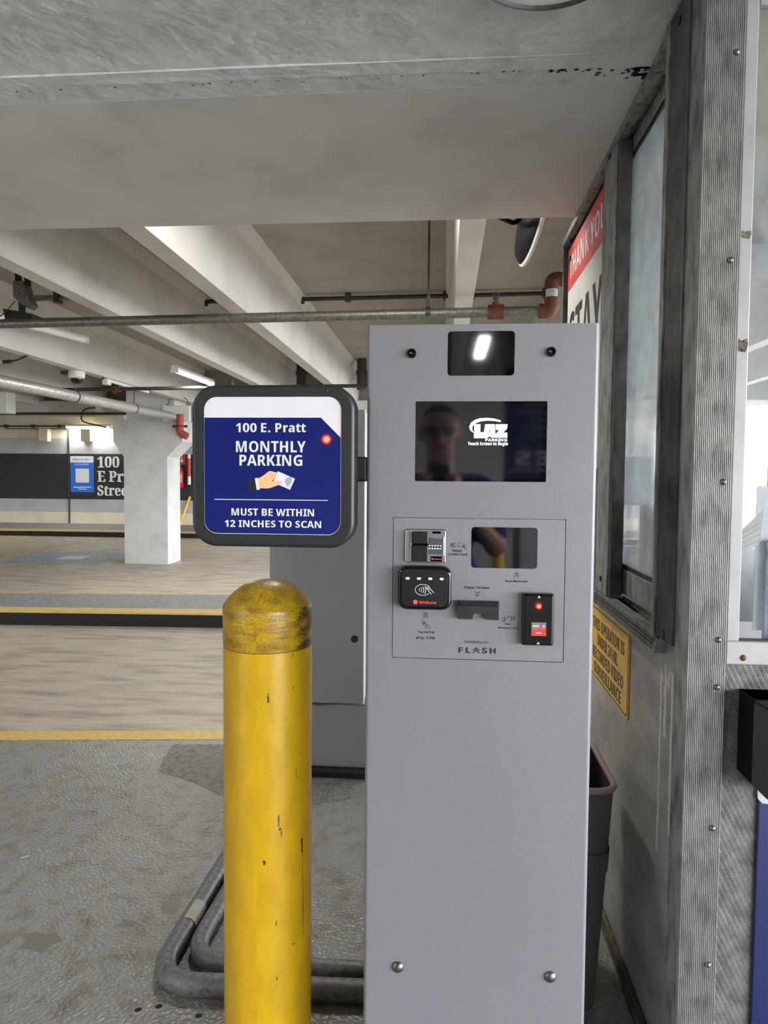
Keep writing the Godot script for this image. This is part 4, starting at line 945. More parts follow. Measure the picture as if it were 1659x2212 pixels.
	# hand with an access card
	ik.stroke(MB.rrect(0.0055, 0.0038, 0.0006, 2, Vector2(0.1115, 1.0230)), 0.0005, F, F + 0.0003, Transform3D(), true)
	ik.stroke(P([0.1034, 1.0185, 0.1060, 1.0215, 0.1095, 1.0225, 0.1120, 1.0205]), 0.0007, F, F + 0.0003); ik.stroke(P([0.1062, 1.0155, 0.1085, 1.0185, 0.1105, 1.0200, 0.1090, 1.0165, 0.1075, 1.0150]), 0.0010, F, F + 0.0003)
	for k in 2: ik.stroke(P([0.1155 + k * 0.0012, 1.0245, 0.1160 + k * 0.0012, 1.0230, 0.1155 + k * 0.0012, 1.0215]), 0.0005, F, F + 0.0003)
	# apple shaped mark
	ik.prism(disc(0.0019, Vector2(-0.0452, 0.9817), 14, 1.05), F, F + 0.0003); ik.stroke(P([-0.0452, 0.9838, -0.0446, 0.9846]), 0.0006, F, F + 0.0003)
	part(pn, "icon_print", ik, M.ink)
	# weld stud marks round the panel
	for q in [-0.08, 1.2043, 0.0599, 1.2055, 0.2011, 1.2058, -0.0975, 1.1795, 0.2198, 1.1815, -0.0968, 0.9813, -0.0785, 0.9403, 0.0608, 0.9388, 0.2026, 0.9384].size() / 2:
		var s := [-0.08, 1.2043, 0.0599, 1.2055, 0.2011, 1.2058, -0.0975, 1.1795, 0.2198, 1.1815, -0.0968, 0.9813, -0.0785, 0.9403, 0.0608, 0.9388, 0.2026, 0.9384]
		var c := Vector2(s[q * 2], s[q * 2 + 1])
		part(t, "stud_mark", MB.new().lathe(P([0.0052, 0.0, 0.0049, 0.0003, 0.0043, 0.0003, 0.0040, 0.0]), 24, Transform3D(Basis(Vector3.RIGHT, PI / 2), Vector3(c.x, c.y, Z))), M.kiosk_grey)
	# card slot reader
	var cr := part(pn, "card_slot", MB.new().rslab(0.0724, 0.0583, 0.004, 0.0, 0.006, 0.0015, at(Vector3(-0.0322, 1.1474, F))), M.chrome, "silver card insert slot")
	var CF := F + 0.006
	part(cr, "outer_line", MB.new().ring(MB.rrect(0.0740, 0.0600, 0.005, 4), MB.rrect(0.0726, 0.0586, 0.004, 4), 0.0, 0.001, at(Vector3(-0.0322, 1.1474, F))), M.gloss_black)
	part(cr, "card_guide", MB.new().bbox(Vector3(-0.0552, 1.1523, CF - 0.002), Vector3(-0.0274, 1.1737, CF + 0.008), 0.0012).bbox(Vector3(-0.0552, 1.1210, CF - 0.002), Vector3(-0.0274, 1.1495, CF + 0.008), 0.0012), M.black_plastic, "dark raised card guide")
	part(cr, "guide_gap", MB.new().box(Vector3(-0.0552, 1.1490, CF - 0.002), Vector3(-0.0274, 1.1528, CF + 0.004)), M.gloss_black)
	part(cr, "card_slit", MB.new().box(Vector3(-0.0600, 1.1452, CF - 0.001), Vector3(-0.0044, 1.1472, CF + 0.0003)), M.gloss_black)
	for k in 5:
		for s in [-1, 1]: part(cr, "serration", MB.new().bbox(Vector3(-0.0265 + k * 0.0048, 1.1462 + s * 0.0022 - 0.0011, CF - 0.001), Vector3(-0.0233 + k * 0.0048, 1.1462 + s * 0.0022 + 0.0011, CF + 0.0016), 0.0005), M.white_print)
	part(cr, "side_rib", MB.new().bbox(Vector3(-0.0592, 1.1210, CF - 0.001), Vector3(-0.0556, 1.1737, CF + 0.004), 0.001), M.chrome)
	part(cr, "side_rib", MB.new().bbox(Vector3(-0.0020, 1.1300, CF - 0.001), Vector3(0.0010, 1.1650, CF + 0.003), 0.001), M.chrome)
	part(cr, "ramp", MB.new().prism(P([-0.0268, 1.1338, -0.0015, 1.1338, -0.0020, 1.1420, -0.0268, 1.1420]), CF - 0.001, CF + 0.0015), M.steel)
	part(cr, "ramp", MB.new().prism(P([-0.0268, 1.1500, -0.0020, 1.1500, -0.0030, 1.1600, -0.0268, 1.1640]), CF - 0.001, CF + 0.0015), M.steel)
	part(cr, "label_plate", MB.new().box(Vector3(-0.0201, 1.1699, CF - 0.0005), Vector3(-0.0051, 1.1740, CF + 0.0004)), M.gloss_black)
	var lp := part(cr, "label_plate", MB.new().box(Vector3(-0.0227, 1.1204, CF - 0.0005), Vector3(-0.0030, 1.1297, CF + 0.0004)), M.gloss_black)
	text(cr, "Windcave", -0.0170, -0.0040, 1.1238, 1.1262, CF + 0.0004, M.orange_print, Transform3D(), "lettering", true, false, 0.0002)
	part(cr, "label_mark", MB.new().prism(disc(0.0016, Vector2(-0.0198, 1.1250), 12), CF + 0.0004, CF + 0.0006), M.orange_print)
	# contactless reader
	var wc := part(pn, "contactless_reader", MB.new().rslab(0.0945, 0.0774, 0.017, 0.0, 0.022, 0.0055, at(Vector3(-0.0325, 1.0750, F)), 8, 5), M.gloss_black, "black contactless tap reader")
	var W := F + 0.0221
	part(wc, "face_plate", MB.new().rslab(0.080, 0.0655, 0.010, 0.0, 0.0006, 0.0004, at(Vector3(-0.0325, 1.0752, W - 0.0003)), 6, 2), M.black_plastic)
	var G := W + 0.0003
	for k in 4: part(wc, "indicator", slab_at(-0.0657 + k * 0.0199, -0.0590 + k * 0.0199, 1.0900, 1.0939, 0.0012, G, G + 0.0004), M.white_print)
	var wl := MB.new()
	var ov := PackedVector2Array()
	for i in 27:
		var a := TAU * (0.10 + 0.80 * i / 26.0)
		ov.append(Vector2(-0.0352 + cos(a) * 0.0137, 1.0722 + sin(a) * 0.0096))
	wl.stroke(ov, 0.0008, G, G + 0.0003)
	for k in 4:
		var arc := PackedVector2Array()
		for i in 7: arc.append(Vector2(-0.0432 + k * 0.0026, 1.0722) + Vector2.from_angle(-0.75 + 1.5 * i / 6) * (0.0032 + k * 0.0016) * Vector2(0.6, 1.25))
		wl.stroke(arc, 0.0010, G, G + 0.0003)
	wl.stroke(P([-0.0300, 1.0765, -0.0285, 1.0745, -0.0255, 1.0705, -0.0200, 1.0650]), 0.0009, G, G + 0.0003); wl.stroke(P([-0.0298, 1.0755, -0.0270, 1.0775, -0.0235, 1.0755, -0.0200, 1.0715, -0.0160, 1.0672]), 0.0009, G, G + 0.0003); wl.stroke(P([-0.0285, 1.0735, -0.0262, 1.0745, -0.0240, 1.0720]), 0.0008, G, G + 0.0003)
	part(wc, "tap_symbol", wl, M.white_print, "white contactless tap symbol")
	part(wc, "maker_mark", MB.new().prism(disc(0.0040, Vector2(-0.0484, 1.0504), 20), G, G + 0.0003), M.orange_print)
	text(wc, "Windcave", -0.0421, -0.0118, 1.0477, 1.0528, G, M.orange_print, Transform3D(), "lettering", true, false, 0.0003)
	# ticket mouth
	var td := part(pn, "ticket_mouth", MB.new().prism(P([0.0254, 1.0515, 0.0254, 1.0390, 0.0268, 1.0385, 0.0268, 1.0203, 0.0522, 1.0203, 0.0526, 1.0275, 0.0560, 1.0310, 0.0700, 1.0310, 0.0735, 1.0275, 0.0740, 1.0203, 0.0982, 1.0197, 0.0975, 1.0385, 0.0985, 1.0390, 0.0982, 1.0515]), F, F + 0.013), M.black_matte, "black notched ticket mouth")
	part(td, "hood", MB.new().bbox(Vector3(0.0262, 1.0440, F + 0.010), Vector3(0.0975, 1.0510, F + 0.017), 0.003), M.black_matte)
	var ta := MB.new()
	for c in [0.0397, 0.0860]:
		ta.stroke(P([c - 0.0042, 1.0360, c - 0.0042, 1.0318, c - 0.0075, 1.0318, c, 1.0248, c + 0.0075, 1.0318, c + 0.0042, 1.0318, c + 0.0042, 1.0360]), 0.0007, F + 0.013, F + 0.0136)
	part(td, "moulded_arrows", ta, M.frame_charcoal)
	# access card reader
	var ar := part(pn, "card_reader", MB.new().rslab(0.0548, 0.0914, 0.003, 0.0, 0.017, 0.0045, at(Vector3(0.1655, 1.0227, F)), 4, 4), M.gloss_black, "black access card reader")
	var A := F + 0.017
	part(ar, "red_light", MB.new().lathe(P([0.0034, 0.0, 0.0032, 0.0012, 0.0018, 0.0024, 0.0, 0.0028]), 16, Transform3D(Basis(Vector3.RIGHT, PI / 2), Vector3(0.1662, 1.0468, A))), M.red_led, "glowing red light")
	part(ar, "light_ring", MB.new().ring(disc(0.0052, Vector2.ZERO, 20), disc(0.0036, Vector2.ZERO, 20), 0.0, 0.0006, at(Vector3(0.1662, 1.0468, A))), M.red_ring)
	var lo := OmniLight3D.new(); lo.name = "led_light"; lo.light_color = Color(1, 0.1, 0.08); lo.light_energy = 0.00035; lo.light_size = 0.003; lo.omni_range = 5.0; lo.omni_attenuation = 2.0; lo.shadow_enabled = true
	ar.add_child(lo); lo.position = Vector3(0.1662, 1.0468, A + 0.006)
	part(ar, "grey_label", MB.new().box(Vector3(0.1542, 1.0066, A), Vector3(0.1795, 1.0185, A + 0.0004)), M.grey_print)
	part(ar, "red_label", MB.new().box(Vector3(0.1542, 0.9947, A), Vector3(0.1795, 1.0066, A + 0.0004)), M.red_print)
	text(ar, "WAVE", 0.1562, 0.1668, 1.0106, 1.0138, A + 0.0004, M.white_print, Transform3D(), "lettering", true, false, 0.0002)
	part(ar, "label_mark", MB.new().box(Vector3(0.1690, 1.0074, A + 0.0004), Vector3(0.1716, 1.0158, A + 0.0006)), M.red_print)
	text(ar, "I", 0.1730, 0.1736, 1.0106, 1.0138, A + 0.0004, M.white_print, Transform3D(), "lettering", true, false, 0.0002)
	text(ar, "D", 0.1744, 0.1772, 1.0106, 1.0138, A + 0.0004, M.white_print, Transform3D(), "lettering", true, false, 0.0002)
	text(ar, "PLUS", 0.1618, 0.1712, 0.9985, 1.0013, A + 0.0004, M.white_print, Transform3D(), "lettering", true, false, 0.0002)
	for sy in [1.0629, 0.9816]: part(ar, "screw", MB.new().lathe(P([0.0026, 0.0, 0.0022, 0.0009, 0.0, 0.0012]), 12, Transform3D(Basis(Vector3.RIGHT, PI / 2), Vector3(0.1658, sy, A))), M.chrome)
	# carriage bolts near the foot
	for c in [Vector2(-0.075, 0.3695), Vector2(0.201, 0.3700)]:
		part(t, "bolt", MB.new().lathe(P([0.0110, 0.0, 0.0108, 0.0012, 0.0090, 0.0038, 0.0055, 0.0058, 0.0, 0.0066]), 24, Transform3D(Basis(Vector3.RIGHT, PI / 2), Vector3(c.x, c.y, Z))), M.steel, "domed steel bolt")

func build_sign() -> void:
	var t := thing("scanner_sign", "blue monthly parking card scanner sign in a rounded charcoal frame left of the kiosk", "sign", Vector3(-0.301, 1.143, -1.25))
	var zf := -1.225
	var body := MB.new().rslab(0.2906, 0.2850, 0.044, zf - 0.048, zf, 0.007, at(Vector3(-0.3011, 1.2864, 0)), 10, 4, false)
	var outer := MB.rrect(0.2906 - 0.014, 0.2850 - 0.014, 0.037, 10, Vector2(-0.3011, 1.2864)); var inner := MB.rrect(0.2465, 0.2429, 0.024, 10, Vector2(-0.30175, 1.28725))
	for i in inner.size():
		var j := (i + 1) % inner.size()
		var zz := Vector3(0, 0, 1)
		var ai := Vector3(inner[i].x, inner[i].y, zf); var aj := Vector3(inner[j].x, inner[j].y, zf)
		body.quadn(Vector3(outer[i].x, outer[i].y, zf), Vector3(outer[j].x, outer[j].y, zf), aj, ai, zz, zz, zz, zz)
		var e := (inner[j] - inner[i]).normalized(); var m := Vector3(-e.y, e.x, 0)
		body.quadn(ai, aj, aj - zz * 0.0045, ai - zz * 0.0045, m, m, m, m)
		if i > 0 and i < inner.size() - 1: body.tri(Vector3(inner[0].x, inner[0].y, zf - 0.0045), ai - zz * 0.0045, aj - zz * 0.0045, zz, zz, zz)
	part(t, "frame", body, M.frame_charcoal, "rounded charcoal frame")
	part(t, "face_plate", slab_at(-0.4240, -0.1795, 1.1668, 1.4077, 0.023, zf - 0.004, zf - 0.002, 8), M.sign_silver, "pale silver face")
	var blue := PackedVector2Array([Vector2(-0.4230, 1.3715)])
	for i in 9: blue.append(Vector2(-0.4005, 1.1903) + Vector2.from_angle(PI + PI / 2 * i / 8) * 0.0225)
	for i in 9: blue.append(Vector2(-0.2030, 1.1903) + Vector2.from_angle(-PI / 2 + PI / 2 * i / 8) * 0.0225)
	blue.append(Vector2(-0.1805, 1.3370)); blue.append(Vector2(-0.2152, 1.3715))
	part(t, "blue_field", MB.new().prism(blue, zf - 0.002, zf - 0.0014), M.sign_blue, "dark blue field")
	var z := zf - 0.0014
	text(t, "100 E. Pratt", -0.3660, -0.2418, 1.3457, 1.3620, z, M.sign_silver)
	text(t, "MONTHLY", -0.3660, -0.2418, 1.3112, 1.3305, z, M.sign_silver)
	text(t, "PARKING", -0.3599, -0.2478, 1.2876, 1.3066, z, M.sign_silver)
	text(t, "MUST BE WITHIN", -0.3745, -0.2269, 1.1995, 1.2121, z, M.sign_silver)
	text(t, "12 INCHES TO SCAN", -0.3869, -0.2142, 1.1792, 1.1912, z, M.sign_silver)
	part(t, "rule", MB.new().box(Vector3(-0.4055, 1.2270, z), Vector3(-0.2025, 1.2283, z + 0.0004)), M.sign_silver)
	part(t, "printed_card", MB.new().prism(P([-0.2914, 1.2781, -0.2608, 1.2650, -0.2695, 1.2456, -0.2892, 1.2540, -0.2995, 1.2590]), z, z + 0.0003), M.sign_silver, "printed white card")
	var wv := MB.new()
	for k in 4:
		var arc := PackedVector2Array()
		for i in 8: arc.append(Vector2(-0.2800, 1.2640) + Vector2.from_angle(-0.42 + (-0.75 + 1.5 * i / 7)) * (0.0040 + k * 0.0028))
		wv.stroke(arc, 0.0009, z + 0.0003, z + 0.0005)
	part(t, "printed_waves", wv, M.sign_blue)
	part(t, "printed_hand", MB.new().prism(P([-0.3258, 1.2650, -0.3155, 1.2712, -0.3085, 1.2772, -0.3040, 1.2785, -0.2990, 1.2770, -0.2925, 1.2755, -0.2980, 1.2640, -0.3023, 1.2604, -0.2914, 1.2611, -0.2852, 1.2605, -0.2840, 1.2585, -0.2860, 1.2552, -0.2958, 1.2518, -0.3050, 1.2485, -0.3130, 1.2475, -0.3239, 1.2483]), z + 0.0003, z + 0.0006), M.skin_print, "printed hand")
	part(t, "printed_cuff", MB.new().prism(P([-0.3324, 1.2655, -0.3258, 1.2662, -0.3232, 1.2455, -0.3291, 1.2450]), z, z + 0.0004), M.sign_silver)
	part(t, "printed_sleeve", MB.new().prism(P([-0.3445, 1.2643, -0.3324, 1.2644, -0.3296, 1.2418, -0.3430, 1.2416]), z, z + 0.0004), M.dark_print)
	part(t, "red_light", MB.new().lathe(P([0.0058, 0.0, 0.0050, 0.002, 0.0025, 0.0034, 0.0, 0.0038]), 20, Transform3D(Basis(Vector3.RIGHT, PI / 2), Vector3(-0.2054, 1.3341, z))), M.red_led, "glowing red light")
	part(t, "light_ring", MB.new().ring(disc(0.0085, Vector2.ZERO, 24), disc(0.0060, Vector2.ZERO, 24), 0.0, 0.0008, at(Vector3(-0.2054, 1.3341, z))), M.red_ring)
	var lo := OmniLight3D.new(); lo.name = "led_light"; lo.light_color = Color(1, 0.1, 0.08); lo.light_energy = 0.0006; lo.light_size = 0.004; lo.omni_range = 5.0; lo.omni_attenuation = 2.0; lo.shadow_enabled = true
	t.add_child(lo); lo.position = Vector3(-0.2054, 1.3341, z + 0.008) - base_of(t)
	part(t, "screw", MB.new().lathe(P([0.003, 0.0, 0.002, 0.0012, 0.0, 0.0015]), 10, Transform3D(Basis(Vector3.RIGHT, PI / 2), Vector3(-0.205, 1.4185, zf))), M.black_plastic)
	part(t, "mounting_arm", MB.new().bbox(Vector3(-0.20, 1.261, -1.30), Vector3(-0.1385, 1.305, -1.262), 0.003), M.black_plastic, "black mounting arm")

func bollard_skin(cap: bool) -> ImageTexture:
	var w := 512; var h := 256 if cap else 1024
	var im := Image.create(w, h, false, Image.FORMAT_RGB8)
	var f := FastNoiseLite.new(); f.seed = 6; f.frequency = 0.02; f.fractal_octaves = 4
	var g := FastNoiseLite.new(); g.seed = 7; g.frequency = 0.16; g.fractal_octaves = 3
	var base := Color(0.78, 0.62, 0.05)
	# chips and scuffs: angle in degrees from straight ahead, height in metres, half width in degrees, half height
	var marks := [[14.0, 0.823, 1.3, 0.011], [46.5, 0.905, 0.7, 0.003], [46.5, 0.840, 0.8, 0.005], [27.0, 0.575, 1.0, 0.014], [28.5, 0.555, 2.0, 0.004], [30.5, 0.545, 0.8, 0.008], [62.5, 0.50, 1.6, 0.016], [64.0, 0.44, 0.6, 0.05], [65.0, 0.36, 0.5, 0.07], [61.5, 0.515, 2.4, 0.005], [24.0, 0.36, 0.9, 0.005], [48.0, 0.305, 1.4, 0.002], [25.0, 0.245, 0.9, 0.004], [52.0, 0.66, 0.4, 0.012], [9.0, 0.49, 1.8, 0.006], [-45.0, 0.40, 0.5, 0.004], [58.0, 0.70, 0.4, 0.006]]
	for y in h:
		for x in w:
			var n := f.get_noise_2d(x, y * (1.0 if cap else 0.35)); var s := g.get_noise_2d(x, y)
			var c := base * (0.95 + 0.07 * n + 0.03 * s)
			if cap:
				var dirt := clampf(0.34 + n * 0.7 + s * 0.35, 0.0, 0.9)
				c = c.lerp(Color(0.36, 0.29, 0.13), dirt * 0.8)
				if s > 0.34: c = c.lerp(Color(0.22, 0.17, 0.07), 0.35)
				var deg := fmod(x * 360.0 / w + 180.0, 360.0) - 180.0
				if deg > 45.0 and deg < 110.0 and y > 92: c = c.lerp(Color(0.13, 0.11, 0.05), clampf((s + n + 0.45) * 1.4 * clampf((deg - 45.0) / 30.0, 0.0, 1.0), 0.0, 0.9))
			else:
				if s > 0.56: c = c.lerp(Color(0.45, 0.34, 0.08), 0.6)
				var deg := fmod(x * 360.0 / w + 180.0, 360.0) - 180.0
				var yy := 0.912 * (1.0 - float(y) / h)
				for m in marks:
					var d := Vector2((deg - m[0]) / m[2], (yy - m[1]) / m[3])
					if d.length() < 0.85 + 0.7 * s: c = c.lerp(Color(0.14, 0.11, 0.10), 0.85)
			c.a = 1.0
			im.set_pixel(x, y, c)
	return ImageTexture.create_from_image(im)

func build_bollard() -> void:
	var bump := noise(91, 0.05, [], 256, 4)
	mat("bollard_paint", Color(1, 1, 1), 0.34, 0.0, {"tex": bollard_skin(false), "bump": bump, "cm": 0.08})
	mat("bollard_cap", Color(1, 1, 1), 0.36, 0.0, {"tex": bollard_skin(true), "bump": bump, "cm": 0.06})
	var t := thing("bollard", "yellow steel bollard with a grimy domed cap in front of the sign", "bollard", Vector3(-0.368, 0, -1.46))
	var x := at(Vector3(-0.368, 0, -1.46))
	part(t, "post", MB.new().lathe(P([0.0928, 0.0, 0.0928, 0.9155]), 64, x), M.bollard_paint)
	part(t, "seam", MB.new().lathe(P([0.0920, 0.908, 0.0920, 0.922]), 64, x), M.hazard_black)
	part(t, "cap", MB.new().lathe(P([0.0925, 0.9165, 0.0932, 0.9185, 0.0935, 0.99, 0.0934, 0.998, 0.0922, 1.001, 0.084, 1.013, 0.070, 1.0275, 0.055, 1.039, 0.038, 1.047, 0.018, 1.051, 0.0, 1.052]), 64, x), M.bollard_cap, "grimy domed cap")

func build_back_kiosk() -> void:
	var t := thing("payment_kiosk", "grey kiosk seen from its plain back, standing behind the yellow bollard", "kiosk", Vector3(-0.53, 0, -3.1))
	part(t, "rear_door", MB.new().prism(MB.rrect(0.402, 0.04, 0.006, 4, Vector2(-0.5285, 2.94)), 0.315, 1.545, UPX, true), M.kiosk_grey_lifted, "plain grey rear door")
	part(t, "body", MB.new().bbox(Vector3(-0.727, 0.315, -3.24), Vector3(-0.330, 1.54, -2.962), 0.004), M.kiosk_grey_lifted)
	part(t, "shadow_gap", MB.new().box(Vector3(-0.715, 0.300, -3.23), Vector3(-0.342, 0.316, -2.965)), M.black_matte)
	part(t, "base", MB.new().bbox(Vector3(-0.727, 0.028, -3.24), Vector3(-0.20, 0.302, -2.950), 0.003), M.kiosk_grey_lifted)
	part(t, "plinth", MB.new().bbox(Vector3(-0.74, 0.0, -3.25), Vector3(-0.18, 0.028, -2.90), 0.004), M.plinth, "dark plinth strip under the base")  # low plinth, its dark colour also standing in for the shadow there
	part(t, "key_hole", MB.new().prism(disc(0.0155, Vector2(-0.367, 0.590)), -2.921, -2.9192), M.hazard_black, "round black lock hole")
	part(t, "latch", MB.new().bbox(Vector3(-0.545, 0.302, -2.928), Vector3(-0.49, 0.313, -2.921), 0.001), M.steel)

func build_ground_things() -> void:
	var c1 := thing("floor_conduit", "outer grey conduit bent round a corner on the floor behind the bollard", "conduit", Vector3(-0.6, 0, -1.8))
	part(c1, "pipe", MB.new().tube(fillet(V([-0.685, 0.027, -2.90, -0.690, 0.027, -2.17, -0.700, 0.027, -1.625, 0.02, 0.027, -1.655, 0.02, -0.08, -1.655]), 0.12, 14), 0.0265, 18), M.conduit_grey)
	part(c1, "sticker", MB.new().tube(V([-0.6945, 0.0272, -1.845, -0.6925, 0.0272, -1.93]), 0.0268, 18, false), M.paper_old, "pale worn sticker")
	var c2 := thing("floor_conduit", "inner grey conduit bent round a corner on the floor behind the bollard", "conduit", Vector3(-0.55, 0, -1.9))
	part(c2, "pipe", MB.new().tube(fillet(V([-0.628, 0.025, -2.90, -0.628, 0.025, -2.15, -0.642, 0.025, -1.712, 0.06, 0.025, -1.722, 0.06, -0.08, -1.722]), 0.11, 14), 0.0235, 18), M.conduit_grey)
	var k := thing("trash_can", "dark grey plastic trash can between the kiosk and the booth wall", "trash can", Vector3(0.30, 0, -1.80))
	var shell := MB.new(); var r0 := 0.0
	var lo := MB.rrect(0.15, 0.24, 0.04, 6); var hi := MB.rrect(0.205, 0.315, 0.05, 6)
	var px := func(p: Vector2, y: float) -> Vector3: return Vector3(0.302 + p.x, y, -1.785 + p.y)
	for i in lo.size():
		var j := (i + 1) % lo.size()
		var na := Vector3(hi[i].x, 0.05, hi[i].y).normalized(); var nb := Vector3(hi[j].x, 0.05, hi[j].y).normalized()
		shell.quadn(px.call(lo[i], 0.0), px.call(lo[j], 0.0), px.call(hi[j], 0.555), px.call(hi[i], 0.555), na, nb, nb, na)
		shell.quadn(px.call(lo[i] * 0.95, 0.02), px.call(lo[j] * 0.95, 0.02), px.call(hi[j] * 0.95, 0.555), px.call(hi[i] * 0.95, 0.555), -na, -nb, -nb, -na)
	shell.prism(MB.rrect(0.15, 0.24, 0.04, 6, Vector2(0.302, 1.785)), 0.0, 0.02, UPX)
	part(k, "shell", shell, M.can_grey)
	var rim := PackedVector3Array()
	for i in hi.size() + 1: rim.append(px.call(hi[i % hi.size()], 0.553))
	part(k, "rim", MB.new().tube(rim, 0.008, 10, false), M.can_rim, "rolled rim")
	var band := MB.new()
	for i in lo.size():
		var j := (i + 1) % lo.size()
		var a := lo[i].lerp(hi[i], 0.62) * 1.03; var b := lo[j].lerp(hi[j], 0.62) * 1.03; var a2 := lo[i].lerp(hi[i], 0.72) * 1.03; var b2 := lo[j].lerp(hi[j], 0.72) * 1.03
		band.quadn(px.call(a, 0.345), px.call(b, 0.345), px.call(b2, 0.40), px.call(a2, 0.40), Vector3(a.x, 0, a.y).normalized(), Vector3(b.x, 0, b.y).normalized(), Vector3(b.x, 0, b.y).normalized(), Vector3(a.x, 0, a.y).normalized())
	part(k, "band", band, M.can_grey)
	var bt := thing("cigarette_butt", "tan cigarette butt on the floor left of the conduits", "litter", Vector3(-0.72, 0, -1.71))
	part(bt, "filter", MB.new().tube(V([-0.728, 0.0045, -1.700, -0.708, 0.0045, -1.722]), 0.004, 10), M.butt)
	part(bt, "paper_end", MB.new().tube(V([-0.708, 0.0045, -1.722, -0.704, 0.0045, -1.727]), 0.0041, 10), M.paper)
	var lf := thing("paper_scrap", "tiny white paper scrap on the open grey floor at left", "litter", Vector3(-1.37, 0, -2.19))
	part(lf, "scrap", MB.new().prism(P([-1.385, 2.178, -1.362, 2.196, -1.357, 2.191, -1.378, 2.174]), 0.001, 0.003, UPX), M.paper)
	for h in [[-0.71, -1.57, "drilled anchor hole in the floor left of the conduit bend"], [-0.665, -1.585, "drilled anchor hole in the floor right below the conduit bend"], [-0.56, -1.565, "pale rimmed anchor hole in the floor beside the bollard foot"]]:
		var ho := thing("anchor_hole", h[2], "hole", Vector3(h[0], 0, h[1]), "old anchor holes")
		part(ho, "rim", MB.new().lathe(P([0.015, 0.0002, 0.012, 0.0022, 0.009, 0.0022, 0.008, 0.0006]), 16, at(Vector3(h[0], 0, h[1]))), M.lane_grey)
		part(ho, "bore", MB.new().prism(disc(0.0085, Vector2(h[0], -h[1]), 16), 0.0002, 0.0008, UPX), M.plinth)

